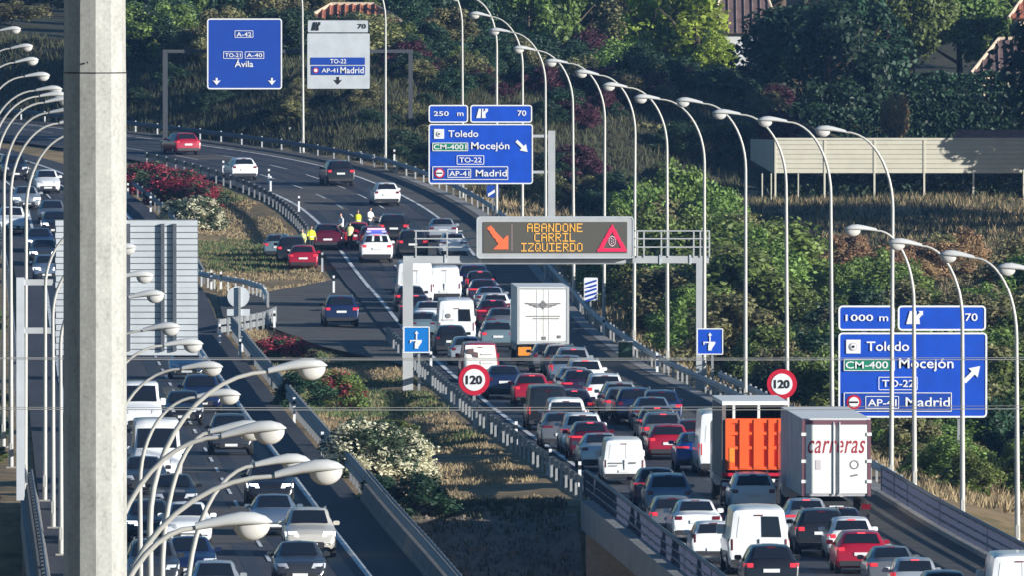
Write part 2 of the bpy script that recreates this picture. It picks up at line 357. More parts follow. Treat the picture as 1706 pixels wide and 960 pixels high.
def line(mb, xf, D0, D1, w=0.16, dash=None, gap=0, dz=0.020):
    if not dash: strip(mb, D0, D1, lambda D: xf(D) - w/2, lambda D: xf(D) + w/2, dz, 4); return
    D = D0
    while D < D1:
        strip(mb, D, D + dash, lambda q: xf(q) - w/2, lambda q: xf(q) + w/2, dz, dash / 3); D += dash + gap
mk = MB()
line(mk, lambda D: R_L(D) + 1.15, 530, D_of_y(300), 0.22)
line(mk, lambda D: R_R(D) - 2.5, 530, 1200, 0.2)
laneR = lambda k: (lambda D: R_L(D) + 1.15 + (R_R(D) - 2.5 - R_L(D) - 1.15) * k)
line(mk, laneR(1/3), 530, 1190, 0.13, 5.5, 7); line(mk, laneR(2/3), 530, 1190, 0.13, 5.5, 7)
line(mk, lambda D: L_R(D) - 1.9, 530, 1180, 0.24)
line(mk, lambda D: L_L(D) + 1.6, 530, 1180, 0.18)
laneL = lambda k: (lambda D: L_L(D) + 1.6 + (L_R(D) - 1.9 - L_L(D) - 1.6) * k)
line(mk, laneL(1/3), 530, 1180, 0.13, 5.5, 7); line(mk, laneL(2/3), 530, 1180, 0.13, 5.5, 7)
tr = MB()
for lf in (laneR, laneL):
    for k in (1/6, 3/6, 5/6):
        for o_ in (-0.8, 0.8): strip(tr, 530, 1190, (lambda D, k=k, o_=o_, lf=lf: lf(k)(D) + o_ - 0.28), (lambda D, k=k, o_=o_, lf=lf: lf(k)(D) + o_ + 0.28), 0.004, 4)
tr.build('tyre_tracks', 'worn_asphalt', rd, fix=False)
rj = random.Random(5); pt = MB()
for k in range(26):
    lf = rj.choice((laneR, laneL)); D = 570 + 590 * rj.random(); q = rj.choice((1/6, 3/6, 5/6)); w_ = 1.0 + rj.random(); L_ = 6 + 22 * rj.random()
    strip(pt, D, D + L_, (lambda d, lf=lf, q=q, w_=w_: lf(q)(d) - w_), (lambda d, lf=lf, q=q, w_=w_: lf(q)(d) + w_), 0.007 + 0.0003 * k, L_ / 4)
pt.build('repair_patches', 'old_asphalt', rd, fix=False)
mo = mk.build('lane_markings', 'line_paint', rd, fix=False)

# ------------------------------------------------------------------ bridges: decks, kerbs, parapets
def path(xf, D0, D1, step=4.0, dz=0.0): return [Vector((xf(D), D, zr(D) + dz)) for D in np.arange(D0, D1 + 0.01, step)]
def deck(name, xa, xb, label):
    r = empty(name, (0, 0, 0)); tag(r, label, 'bridge')
    b = MB(); Ds = np.arange(525, 651, 6.0)
    prof = lambda D: [(xa(D) - 0.75, -0.02), (xa(D) - 0.05, -0.02), (xa(D) - 0.05, -0.06), (xb(D) + 0.05, -0.06), (xb(D) + 0.05, -0.02), (xb(D) + 0.75, -0.02), (xb(D) + 0.75, -0.95), (xb(D) - 1.3, -1.6), (xa(D) + 1.3, -1.6), (xa(D) - 0.75, -0.95)]
    vs = []; n = 10
    for D in Ds: vs += [(x, D, z + 0.17 if i in (0, 1, 4, 5) else z) for i, (x, z) in enumerate(prof(D))]
    fs = [(i*n+k, i*n+(k+1) % n, (i+1)*n+(k+1) % n, (i+1)*n+k) for i in range(len(Ds)-1) for k in range(n)]
    fs += [tuple(range(n)), tuple(range((len(Ds)-1)*n, len(Ds)*n))]
    b.add(vs, fs); b.build('deck_slab', 'concrete', r, smooth=30)
    a = MB(); a.box(xa(644) - 0.6, xb(644) + 0.6, 641, 652, -8, -1.0); a.build('abutment', 'concrete', r)
    a = MB(); a.box(xa(552) - 0.6, xb(552) + 0.6, 528, 545, -8, -1.0); a.build('abutment', 'concrete', r)
    return r
dk = deck('road_bridge', R_L, R_R, 'concrete bridge deck under the jammed right carriageway, lower edge of view')
dl = deck('road_bridge', L_L, L_R, 'concrete bridge deck under the oncoming left carriageway, lower left of view')
sp = MB()
for i in range(24):
    for j in range(2): pass
sv = []; 
for D in np.arange(624, 656, 2.0):
    a, b_ = L_R(D) + 0.8, R_L(D) - 0.8
    for c in range(13): X = a + (b_ - a) * c / 12; sv.append((X, D, terrain(X, D) + 0.05 + (0.03 if D < 648 else -0.1)))
nr = len(np.arange(624, 656, 2.0)); sp.add(sv, [(i*13+c, i*13+c+1, (i+1)*13+c+1, (i+1)*13+c) for i in range(nr-1) for c in range(12)])
so = sp.build('slope_paving', 'slope_paving', smooth=50, fix=False); tag(so, kind='structure')

def parapet(xf, D0, D1, side, label):
    """pedestrian-style steel parapet: tube on top, lower tube, dark blue bars, concrete kerb"""
    r = empty('bridge_parapet', (0, 0, 0)); tag(r, label, 'railing')
    xx = lambda D: xf(D) + side * 0.28
    b = MB(); b.tube(path(xx, D0, D1, 4, 1.1), 0.075, 8); b.build('handrail', 'old_galvanised', r, smooth=60)
    b = MB(); b.tube(path(xx, D0, D1, 4, 0.42), 0.05, 6); b.tube(path(xx, D0, D1, 4, 0.72), 0.04, 6); b.build('lower_rail', 'rail_blue', r)
    b = MB(); D = D0
    while D < D1: x = xx(D); b.box(x - 0.022, x + 0.022, D - 0.022, D + 0.022, zr(D) + 0.17, zr(D) + 1.05); D += 0.42
    o = b.build('baluster', 'rail_blue', r); o['kind'] = 'stuff'
    pm = MB(); pm.box(-0.05, 0.05, -0.06, 0.06, 0.1, 1.08); pme = pm.mesh('post', 'rail_blue')
    for D in np.arange(D0, D1, 4.0):
        o = link('post', pme, r); o.location = (xx(D), D, zr(D))
    b = MB(); b.sweep(path(lambda D: xf(D) + side * 0.12, D0, D1, 4), [(-0.12, -0.02), (0.12, -0.02), (0.12, 0.2), (-0.12, 0.2)]); b.build('kerb', 'concrete', r)
    return r
parapet(R_L, 530, 652, -1, 'blue barred parapet with tube handrail on the left edge of the jammed bridge')
parapet(R_R, 530, 655, 1, 'blue barred parapet with tube handrail along the shoulder, lower right corner')

WB = [(0.0, 0.0), (0.05, 0.03), (0.08, 0.09), (0.03, 0.15), (0.08, 0.21), (0.05, 0.27), (0.0, 0.31), (-0.015, 0.31), (-0.015, 0.0)]
def guardrail(name, pts, side, label, beams=(0.42,), step=4.0, posts=True, matn='galvanised', ptop=0.78):
    """W-beam crash barrier along a polyline of points; side = +1 when the face looks to the right of travel"""
    r = empty(name, (0, 0, 0)); tag(r, label, 'guard rail', 'crash barriers')
    prof = [(a * side, z) for a, z in WB]
    for bz in beams:
        b = MB(); b.sweep([Vector(p) + Vector((0, 0, bz)) for p in pts], prof); b.build('rail_beam', matn, r, smooth=50)
    if posts:
        pm = MB(); pm.box(-0.05, 0.05, -0.05, 0.05, -0.5, ptop); pme = pm.mesh('post', 'weathered_steel' if matn == 'old_galvanised' else 'galvanised')
        # walk along the polyline
        acc = 0.0; last = Vector(pts[0])
        for i in range(len(pts) - 1):
            a, b2 = Vector(pts[i]), Vector(pts[i+1]); d = b2 - a; L = d.length; t = step - acc if acc > 0 else 0.0
            while t <= L:
                p = a + d * (t / L); dd = Vector((d.y, -d.x, 0)).normalized()
                o = link('post', pme, r); o.location = p - dd * side * 0.09; o.rotation_euler = (0, 0, math.atan2(-d.x, d.y)); t += step
            acc = L - (t - step)
    return r
guardrail('guard_rail', path(lambda D: R_R(D) + 1.0, 655, 1128, 4), -1, 'long steel guard rail along the right verge, under the curved lamps', (0.42,), 4.0, matn='weathered_steel')
guardrail('guard_rail', path(lambda D: R_R(D) + 2.0, 700, 800, 4, 0.1), -1, 'second parallel guard rail on the right verge beside the gantry leg', (0.42,), 4.0, matn='weathered_steel')
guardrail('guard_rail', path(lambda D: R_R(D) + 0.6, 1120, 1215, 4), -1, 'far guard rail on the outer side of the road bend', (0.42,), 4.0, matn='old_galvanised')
guardrail('guard_rail', path(lambda D: R_L(D) - 0.25, 653, D_of_y(566), 4), 1, 'median guard rail running past the 120 sign to the bridge', (0.42,), 4.0, ptop=0.72, matn='weathered_steel')
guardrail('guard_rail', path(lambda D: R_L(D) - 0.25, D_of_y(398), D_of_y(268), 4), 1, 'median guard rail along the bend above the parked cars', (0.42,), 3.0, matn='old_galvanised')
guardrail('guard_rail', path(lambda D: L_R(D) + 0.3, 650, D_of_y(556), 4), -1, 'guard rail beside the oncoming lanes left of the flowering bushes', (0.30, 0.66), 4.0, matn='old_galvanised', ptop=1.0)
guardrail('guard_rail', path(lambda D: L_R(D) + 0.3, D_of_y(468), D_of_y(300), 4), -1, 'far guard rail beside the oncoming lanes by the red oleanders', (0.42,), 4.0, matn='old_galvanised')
guardrail('guard_rail', [G(362, 556), G(400, 551), G(440, 543), G(457, 535)], -1, 'short pale rail turning into the median crossover', (0.42, 0.0), 2.0)
guardrail('guard_rail', [G(444, 512), G(436, 496), G(410, 487), G(370, 480), G(332, 472)], -1, 'curved rail end on the far side of the median crossover', (0.42,), 2.0)
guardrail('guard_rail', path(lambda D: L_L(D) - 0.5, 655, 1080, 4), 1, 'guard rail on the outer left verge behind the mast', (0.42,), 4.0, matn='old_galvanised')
# concrete parapet with rail on the left bridge (right side) and left side
def conc_parapet(xf, D0, D1, side, label):
    r = empty('concrete_parapet', (0, 0, 0)); tag(r, label, 'parapet')
    b = MB(); b.sweep(path(lambda D: xf(D) + side * 0.3, D0, D1, 4), [(-0.3, -0.05), (0.3, -0.05), (0.2, 0.6), (-0.12, 0.6), (-0.18, 0.3)] if side > 0 else [(-0.3, -0.05), (0.3, -0.05), (0.18, 0.3), (0.12, 0.6), (-0.2, 0.6)])
    b.build('wall', 'dark_concrete', r, smooth=25)
    b = MB(); b.sweep(path(lambda D: xf(D) + side * 0.3, D0, D1, 4, 0.66), [(a * -side, z) for a, z in WB]); b.build('rail_beam', 'old_galvanised', r, smooth=50)
    b = MB(); b.tube(path(lambda D: xf(D) + side * 0.3, D0, D1, 4, 1.12), 0.05, 6); b.build('handrail', 'old_galvanised', r)
    pm = MB(); pm.box(-0.05, 0.05, -0.06, 0.06, 0.58, 1.1); pme = pm.mesh('post', 'old_galvanised')
    for D in np.arange(D0, D1, 3.0):
        o = link('post', pme, r); o.location = (xf(D) + side * 0.38, D, zr(D))
conc_parapet(L_R, 530, 650, 1, 'grey concrete parapet with rail right of the oncoming cars, lower left')
conc_parapet(L_L, 530, 652, -1, 'concrete parapet at the outer edge of the left bridge')

# ------------------------------------------------------------------ vehicles
# a body is lofted from stations (y from the rear bumper, top height, top half width, side half width, belt height)
SPEC = {
 'hatch':  dict(L=4.15, W=0.89, H=1.47, zb=0.20, belt=0.93, st=[(0.0,0.52,0.74,0.79),(0.035,0.74,0.76,0.84),(0.07,0.93,0.74,0.86),(0.16,1.03,0.68,0.87),(0.46,1.36,0.60,0.885),(0.62,1.43,0.585,0.89),(1.2,1.47,0.60,0.89),(1.9,1.465,0.60,0.89),(2.25,1.40,0.60,0.89),(2.95,0.97,0.70,0.89),(3.2,0.93,0.74,0.885),(3.8,0.80,0.74,0.86),(4.05,0.68,0.68,0.80),(4.15,0.50,0.58,0.70)], rw=(1.05,1.36), sw=[(0.52,1.35),(1.42,2.35)], tail=(0.80,0.93,0.58), plate=0.70, fw=(0.99,1.39)),
 'sedan':  dict(L=4.55, W=0.91, H=1.44, zb=0.19, belt=0.93, st=[(0.0,0.52,0.74,0.80),(0.04,0.80,0.76,0.86),(0.09,0.98,0.74,0.88),(0.45,1.04,0.72,0.90),(0.58,1.07,0.68,0.905),(1.12,1.36,0.59,0.91),(1.4,1.42,0.58,0.91),(1.9,1.44,0.59,0.91),(2.4,1.40,0.59,0.91),(3.2,0.97,0.70,0.91),(3.5,0.92,0.75,0.90),(4.15,0.80,0.76,0.87),(4.45,0.66,0.70,0.81),(4.55,0.48,0.58,0.70)], rw=(1.08,1.37), sw=[(0.95,1.7),(1.77,2.6)], tail=(0.81,0.93,0.54), plate=0.74, fw=(0.99,1.38)),
 'estate': dict(L=4.6, W=0.905, H=1.49, zb=0.20, belt=0.94, st=[(0.0,0.52,0.75,0.80),(0.035,0.78,0.77,0.86),(0.07,0.96,0.75,0.88),(0.14,1.05,0.70,0.89),(0.42,1.38,0.62,0.90),(0.6,1.46,0.60,0.905),(1.3,1.49,0.61,0.905),(2.2,1.48,0.61,0.905),(2.6,1.40,0.61,0.905),(3.3,0.98,0.70,0.90),(3.55,0.93,0.75,0.895),(4.2,0.82,0.75,0.87),(4.5,0.68,0.69,0.81),(4.6,0.50,0.58,0.70)], rw=(1.07,1.39), sw=[(0.45,1.5),(1.57,2.7)], tail=(0.82,0.95,0.58), plate=0.74, fw=(1.0,1.39)),
 'suv':    dict(L=4.4, W=0.925, H=1.66, zb=0.24, belt=1.05, st=[(0.0,0.58,0.78,0.83),(0.035,0.86,0.80,0.88),(0.07,1.06,0.78,0.90),(0.14,1.16,0.74,0.91),(0.40,1.53,0.66,0.92),(0.55,1.61,0.64,0.925),(1.2,1.66,0.65,0.925),(2.0,1.65,0.65,0.925),(2.35,1.58,0.65,0.925),(3.05,1.12,0.74,0.92),(3.3,1.07,0.79,0.91),(4.0,0.95,0.80,0.89),(4.3,0.80,0.75,0.84),(4.4,0.58,0.64,0.74)], rw=(1.18,1.53), sw=[(0.45,1.4),(1.47,2.5)], tail=(0.90,1.04,0.60), plate=0.82, fw=(1.14,1.57)),
 'mpv':    dict(L=4.4, W=0.91, H=1.82, zb=0.22, belt=1.08, st=[(0.0,0.56,0.78,0.83),(0.03,0.90,0.80,0.88),(0.055,1.10,0.78,0.90),(0.08,1.25,0.75,0.905),(0.17,1.66,0.69,0.91),(0.3,1.78,0.67,0.91),(1.2,1.82,0.68,0.91),(2.2,1.81,0.68,0.91),(2.6,1.70,0.67,0.91),(3.35,1.18,0.74,0.905),(3.55,1.08,0.78,0.90),(4.1,0.95,0.78,0.88),(4.32,0.80,0.73,0.83),(4.4,0.56,0.64,0.73)], rw=(1.22,1.64), sw=[(0.3,1.5),(1.57,2.8)], tail=(0.95,1.28,0.72), plate=0.86, fw=(1.2,1.7)),
 'van':    dict(L=5.2, W=0.98, H=2.15, zb=0.24, belt=1.15, st=[(0.0,0.62,0.84,0.88),(0.02,1.0,0.88,0.95),(0.04,1.3,0.87,0.97),(0.10,1.88,0.80,0.975),(0.18,2.06,0.78,0.98),(0.4,2.12,0.78,0.98),(1.5,2.15,0.79,0.98),(3.0,2.15,0.79,0.98),(3.4,2.06,0.78,0.98),(4.25,1.32,0.82,0.97),(4.45,1.2,0.86,0.965),(4.9,1.02,0.85,0.94),(5.12,0.85,0.80,0.90),(5.2,0.6,0.70,0.8)], rw=(1.2,1.85), sw=[(2.95,3.85)], tail=(0.80,1.15,0.83), plate=0.62, fw=(1.32,1.98)),
 'bigvan': dict(L=5.9, W=1.02, H=2.55, zb=0.26, belt=1.2, st=[(0.0,0.66,0.88,0.92),(0.02,1.1,0.93,0.99),(0.035,1.4,0.93,1.0),(0.08,2.25,0.88,1.015),(0.15,2.46,0.86,1.02),(0.4,2.53,0.86,1.02),(2.0,2.55,0.86,1.02),(3.9,2.55,0.86,1.02),(4.3,2.42,0.84,1.02),(5.0,1.45,0.86,1.01),(5.2,1.3,0.9,1.0),(5.6,1.1,0.9,0.97),(5.82,0.9,0.85,0.93),(5.9,0.64,0.75,0.83)], rw=(1.35,2.0), sw=[(3.9,4.65)], tail=(0.85,1.3,0.88), plate=0.62, fw=(1.45,2.2)),
 'pickup': dict(L=5.2, W=0.95, H=1.80, zb=0.30, belt=1.12, st=[(0.0,0.65,0.84,0.88),(0.03,1.12,0.88,0.93),(0.3,1.14,0.88,0.94),(1.55,1.15,0.88,0.95),(1.62,1.2,0.78,0.95),(1.85,1.68,0.68,0.95),(2.1,1.78,0.66,0.95),(2.8,1.80,0.67,0.95),(3.15,1.72,0.66,0.95),(3.75,1.2,0.76,0.945),(3.95,1.14,0.82,0.94),(4.8,1.02,0.83,0.92),(5.1,0.85,0.78,0.87),(5.2,0.62,0.68,0.78)], rw=(1.24,1.66), sw=[(1.9,2.55),(2.62,3.3)], tail=(0.78,1.10,0.76), plate=0.62, fw=(1.22,1.7)),
}
# further body styles: a short upright city car and a taller crossover with slim lamps
SPEC['city'] = dict(L=3.65, W=0.83, H=1.52, zb=0.20, belt=0.98, st=[(0.0,0.50,0.68,0.73),(0.03,0.76,0.70,0.79),(0.055,0.98,0.68,0.81),(0.10,1.10,0.65,0.815),(0.24,1.40,0.60,0.825),(0.38,1.48,0.58,0.83),(1.0,1.52,0.59,0.83),(1.6,1.51,0.59,0.83),(1.95,1.44,0.58,0.83),(2.6,1.02,0.66,0.825),(2.8,0.97,0.70,0.82),(3.3,0.84,0.70,0.80),(3.56,0.70,0.64,0.75),(3.65,0.50,0.55,0.66)], rw=(1.10,1.42), sw=[(0.34,1.1),(1.16,2.05)], tail=(0.78,1.08,0.66), plate=0.52, fw=(1.04,1.43))
SPEC['crossover'] = dict(L=4.3, W=0.90, H=1.56, zb=0.23, belt=1.02, st=[(0.0,0.60,0.76,0.81),(0.05,0.84,0.78,0.86),(0.10,1.04,0.74,0.88),(0.28,1.16,0.68,0.89),(0.72,1.45,0.60,0.90),(0.92,1.52,0.58,0.90),(1.4,1.56,0.60,0.90),(2.0,1.55,0.60,0.90),(2.35,1.48,0.60,0.90),(3.05,1.08,0.70,0.895),(3.3,1.03,0.75,0.885),(3.95,0.92,0.76,0.87),(4.2,0.78,0.70,0.82),(4.3,0.56,0.60,0.72)], rw=(1.19,1.47), sw=[(0.72,1.45),(1.52,2.45)], tail=(0.95,1.03,0.36), plate=0.66, fw=(1.10,1.48))
def pl(st, k, y): return float(np.interp(y, [s[0] for s in st], [s[k] for s in st]))
def section(sp, y):
    st = sp['st']; zt, wt, ws = pl(st, 1, y), pl(st, 2, y), pl(st, 3, y); zb = sp['zb']
    e = min(1.0, y / 0.35, (sp['L'] - y) / 0.35); zb = zb + 0.12 * (1 - max(0, e))
    zs = min(sp['belt'], zt - 0.06)
    zm = zb + (zs - zb) * 0.55
    wt = min(wt, ws - 0.02)
    z6 = max(zs + 0.005, zt - 0.09)
    return [(0, zb), (ws - 0.14, zb), (ws - 0.03, zb + 0.13), (ws, zm), (ws - 0.012, zs - 0.09 if zs - 0.09 > zm else zm + 0.01), (ws - 0.045, zs), (wt + 0.03 if zt - zs > 0.15 else min(ws - 0.06, wt + 0.05), z6), (wt - 0.05, max(z6 + 0.004, zt - 0.022)), (wt * 0.5, zt), (0, zt + 0.012)]
def side_pt(sp, y, t, sgn, off=0.014):
    s = section(sp, y); a, b = s[5], s[6]
    nx, nz = (b[1] - a[1]), -(b[0] - a[0]); L = math.hypot(nx, nz) or 1
    x = a[0] + (b[0] - a[0]) * t + nx / L * off; z = a[1] + (b[1] - a[1]) * t + nz / L * off
    return (sgn * x, y, z)
def rear_y(sp, z):
    st = sp['st']; ys_, zs_ = [], []
    for s in st:
        if zs_ and s[1] <= zs_[-1]: break
        ys_.append(s[0]); zs_.append(s[1])
    return float(np.interp(z, zs_, ys_))
def front_y(sp, z):
    st = sp['st'][::-1]; ys_, zs_ = [], []
    for s in st:
        if zs_ and s[1] <= zs_[-1]: break
        ys_.append(s[0]); zs_.append(s[1])
    return float(np.interp(z, zs_, ys_))
def face_patch(mb, sp, z0, z1, u0, u1, end, m=0.07, off=0.02, n=5, ncol=4):
    """patch on the tailgate / windscreen between heights z0,z1 and width fractions u0..u1"""
    fy = rear_y if end == 'rear' else front_y; sg = -1 if end == 'rear' else 1; vs = []
    for i in range(n + 1):
        z = z0 + (z1 - z0) * i / n; y = fy(sp, z); w = pl(sp['st'], 2, y) - m; w -= 0.03 * i / n
        dy = fy(sp, z + 0.04) - fy(sp, z - 0.04); L = math.hypot(0.08, dy); ny, nz = sg * 0.08 / L, -sg * dy / L
        if sg < 0: ny, nz = -0.08 / L, dy / L
        else: ny, nz = 0.08 / L, -dy / L
        for c in range(ncol + 1):
            u = u0 + (u1 - u0) * c / ncol; vs.append((u * w, y + ny * off, z + 0.010 * (1 - u * u) + nz * off))
    k = ncol + 1
    mb.add(vs, [(i*k+c, i*k+c+1, (i+1)*k+c+1, (i+1)*k+c) for i in range(n) for c in range(ncol)])
_wh = None
def wheel_mesh(r=0.32, w=0.2):
    mb = MB(); n = 18; vs = []; fs = []
    prof = [(-w/2, r * 0.60), (-w/2, r * 0.94), (-w/2 + 0.03, r), (w/2 - 0.03, r), (w/2, r * 0.94), (w/2, r * 0.60)]
    for k in range(n):
        a = 2 * math.pi * k / n
        for (x, rr) in prof: vs.append((x, rr * math.cos(a), rr * math.sin(a) + r))
    q = len(prof)
    for k in range(n):
        for j in range(q - 1): fs.append((k*q+j, ((k+1) % n)*q+j, ((k+1) % n)*q+j+1, k*q+j+1))
    mb.add(vs, fs, 0)
    for sx in (-w/2 + 0.015, w/2 - 0.015):
        mb.add([(sx, r*0.61*math.cos(2*math.pi*k/n), r*0.61*math.sin(2*math.pi*k/n) + r) for k in range(n)] + [(sx + (0.03 if sx > 0 else -0.03), 0, r)], [(k, (k+1) % n, n) for k in range(n)], 1)
    return mb.mesh('wheel', ['tyre', 'rim'], smooth=50)
WHEEL = {'car': wheel_mesh(), 'suv': wheel_mesh(0.36, 0.23), 'truck': wheel_mesh(0.50, 0.30)}
MESHC = {}
def car_parts(kind):
    if kind in MESHC: return MESHC[kind]
    sp = SPEC[kind]; parts = []
    # body
    ys_ = sorted(set([s[0] for s in sp['st']] + [round(a, 3) for a in np.linspace(0.3, sp['L'] - 0.3, 14)]))
    vs = []; fs = []
    for y in ys_:
        s = section(sp, y); ring = [(x, y, z) for x, z in s] + [(-x, y, z) for x, z in s[-2:0:-1]]; vs += ring
    n = 18
    for i in range(len(ys_) - 1):
        for k in range(n): fs.append((i*n+k, i*n+(k+1) % n, (i+1)*n+(k+1) % n, (i+1)*n+k))
    fs += [tuple(range(n)), tuple(range((len(ys_)-1)*n, len(ys_)*n))[::-1]]
    mb = MB(); mb.add(vs, fs); parts.append(('body', mb.mesh('car_body', 'paint_white', smooth=38), 'PAINT', None))
    vanlike = kind in ('van', 'bigvan')
    if vanlike:
        for sg in (-1, 1):
            mb = MB(); face_patch(mb, sp, sp['rw'][0], sp['rw'][1], sg * 0.10 if sg > 0 else -0.88, 0.88 if sg > 0 else -0.10, 'rear', off=0.012); parts.append(('rear_window' if sg > 0 else 'rear_window', mb.mesh('rear_window', 'glass', smooth=60), 'RW%d' % sg, None))
        mb = MB(); yb = rear_y(sp, 1.0); mb.box(-0.012, 0.012, -0.02, 0.03, 0.62, 1.15); parts.append(('door_seam', mb.mesh('door_seam', 'trim'), None, None))
    else:
        mb = MB(); face_patch(mb, sp, sp['rw'][0], sp['rw'][1], -1, 1, 'rear'); parts.append(('rear_window', mb.mesh('rear_window', 'glass', smooth=60), None, None))
    mb = MB(); face_patch(mb, sp, sp['fw'][0], sp['fw'][1], -1, 1, 'front', off=0.018); parts.append(('windscreen', mb.mesh('windscreen', 'glass', smooth=60), None, None))
    for sg in (-1, 1):
        for (a, b) in sp['sw']:
            mb = MB(); vv = []; N = 5
            for i in range(N + 1):
                y = a + (b - a) * i / N
                vv += [side_pt(sp, y, 0.06, sg), side_pt(sp, y, 0.5, sg), side_pt(sp, y, 0.9, sg)]
            mb.add(vv, [(i*3+c, i*3+c+1, (i+1)*3+c+1, (i+1)*3+c) for i in range(N) for c in range(2)])
            parts.append(('side_window', mb.mesh('side_window', 'glass', smooth=60), None, None))
    wk = 'suv' if kind in ('suv', 'van', 'bigvan', 'pickup') else 'car'
    for sg in (-1, 1):
        for yy in (0.82 if not vanlike else 1.0, sp['L'] - 0.85): parts.append(('wheel', WHEEL[wk], None, (sg * (sp['W'] - 0.115), yy, 0.0)))
    z0, z1, x0 = sp['tail']
    for sg in (-1, 1):
        mb = MB(); N = 3; vv = []
        for i in range(N + 1):
            z = z0 + (z1 - z0) * i / N; y = rear_y(sp, z); ws = pl(sp['st'], 3, max(y, 0.05))
            # wraps round the corner
            vv += [(sg * x0, y - 0.022, z), (sg * (ws - 0.10), y - 0.018, z), (sg * (ws - 0.015), y + 0.06, z), (sg * (pl(sp['st'], 3, y + 0.25) + 0.008), y + 0.25, z)]
        mb.add(vv, [(i*4+c, i*4+c+1, (i+1)*4+c+1, (i+1)*4+c) for i in range(N) for c in range(3)])
        parts.append(('tail_light', mb.mesh('tail_light', 'tail_red', smooth=40), 'TAIL', None))
    for sg in (-1, 1):
        mb = MB(); vv = []; zz = sp['belt'] - 0.32
        for i in range(3):
            z = zz + 0.16 * i / 2; y = front_y(sp, z); ws = pl(sp['st'], 3, y)
            vv += [(sg * (ws - 0.40), y + 0.03, z), (sg * (ws - 0.12), y - 0.03, z), (sg * (pl(sp['st'], 3, y - 0.22) + 0.01), y - 0.22, z)]
        mb.add(vv, [(i*3+c, i*3+c+1, (i+1)*3+c+1, (i+1)*3+c) for i in range(2) for c in range(2)]); parts.append(('headlight', mb.mesh('headlight', 'headlamp', smooth=40), 'HEAD', None))
    pz = sp['plate']; py = min(rear_y(sp, pz - 0.06), rear_y(sp, pz + 0.06))
    mb = MB(); mb.box(-0.26, 0.26, py - 0.035, py + 0.02, pz - 0.056, pz + 0.056); parts.append(('licence_plate', mb.mesh('licence_plate', 'plate'), None, None))
    ztop = sp['rw'][1] + 0.035; yt = rear_y(sp, ztop)
    mb = MB(); mb.box(-0.13, 0.13, yt - 0.04, yt + 0.03, ztop - 0.005, ztop + 0.028); parts.append(('brake_light', mb.mesh('brake_light', 'tail_red'), 'BRAKE', None))
    mb = MB(); wb = pl(sp['st'], 3, 0.02) - 0.06; mb.prism(rrect(-wb, sp['zb'] + 0.10, wb, sp['zb'] + 0.27, 0.06), -0.03, 0.1); parts.append(('rear_bumper', mb.mesh('rear_bumper', 'trim', smooth=40), None, None))
    yF = sp['L']; mb = MB(); mb.prism(rrect(-0.5, sp['zb'] + 0.08, 0.5, sp['zb'] + 0.30, 0.08), yF - 0.06, yF + 0.025); parts.append(('grille', mb.mesh('grille', 'trim', smooth=40), None, None))
    mb = MB(); mb.box(-0.26, 0.26, yF + 0.01, yF + 0.035, sp['zb'] + 0.14, sp['zb'] + 0.25); parts.append(('licence_plate', mb.mesh('front_plate', 'plate'), None, None))
    ym = sp['sw'][-1][1] - 0.02; xm = section(sp, ym)[5][0]
    for sg in (-1, 1):
        mb = MB(); zz = sp['belt'] + 0.02; h = 0.15 if not vanlike else 0.30
        a, b = (xm - 0.02, xm + 0.21); x0_, x1_ = (a, b) if sg > 0 else (-b, -a)
        mb.prism(rrect(x0_, zz, x1_, zz + h, 0.05, 2), ym - 0.05, ym + 0.10); parts.append(('door_mirror', mb.mesh('door_mirror', 'paint_white', smooth=40), 'PAINT', None))
    if kind in ('suv', 'estate'):
        for sg in (-1, 1):
            mb = MB(); pts = [(sg * (pl(sp['st'], 2, y) - 0.04), y, pl(sp['st'], 1, y) + 0.03) for y in np.linspace(0.75, 2.0, 6)]; mb.tube(pts, 0.022, 6); parts.append(('roof_rail', mb.mesh('roof_rail', 'galvanised'), None, None))
    MESHC[kind] = parts; return parts

NAMEK = {'city': 'hatchback_car', 'crossover': 'hatchback_car', 'hatch': 'hatchback_car', 'sedan': 'sedan_car', 'estate': 'estate_car', 'suv': 'sport_utility_car', 'mpv': 'family_car', 'van': 'delivery_van', 'bigvan': 'panel_van', 'pickup': 'pickup_truck'}
CATK = {'van': 'van', 'bigvan': 'van', 'pickup': 'pickup'}
def put(kind, color, loc, rz, label, lit=None, blind=False, scale=1.0, group=None, head=False):
    r = empty(NAMEK[kind], loc, rz); r.scale = (scale,) * 3; tag(r, label, CATK.get(kind, 'car'), group)
    for (nm, me, slot, off) in car_parts(kind):
        o = link(nm, me, r)
        if off: o.location = off
        key = None
        if slot == 'PAINT': key = 'paint_' + color
        elif slot == 'TAIL' and lit: key = 'tail_lit'
        elif slot == 'BRAKE' and lit == 'brake': key = 'brake_lit'
        elif slot == 'HEAD' and head: key = 'headlamp_lit'
        elif slot and slot.startswith('RW') and (blind is True or blind == slot): key = 'paint_' + color
        if key:
            o.material_slots[0].link = 'OBJECT'; o.material_slots[0].material = MATS[key]
    return r

def slope(fa, fb, D): return ((fa(D + 6) + fb(D + 6)) - (fa(D - 6) + fb(D - 6))) / 24.0
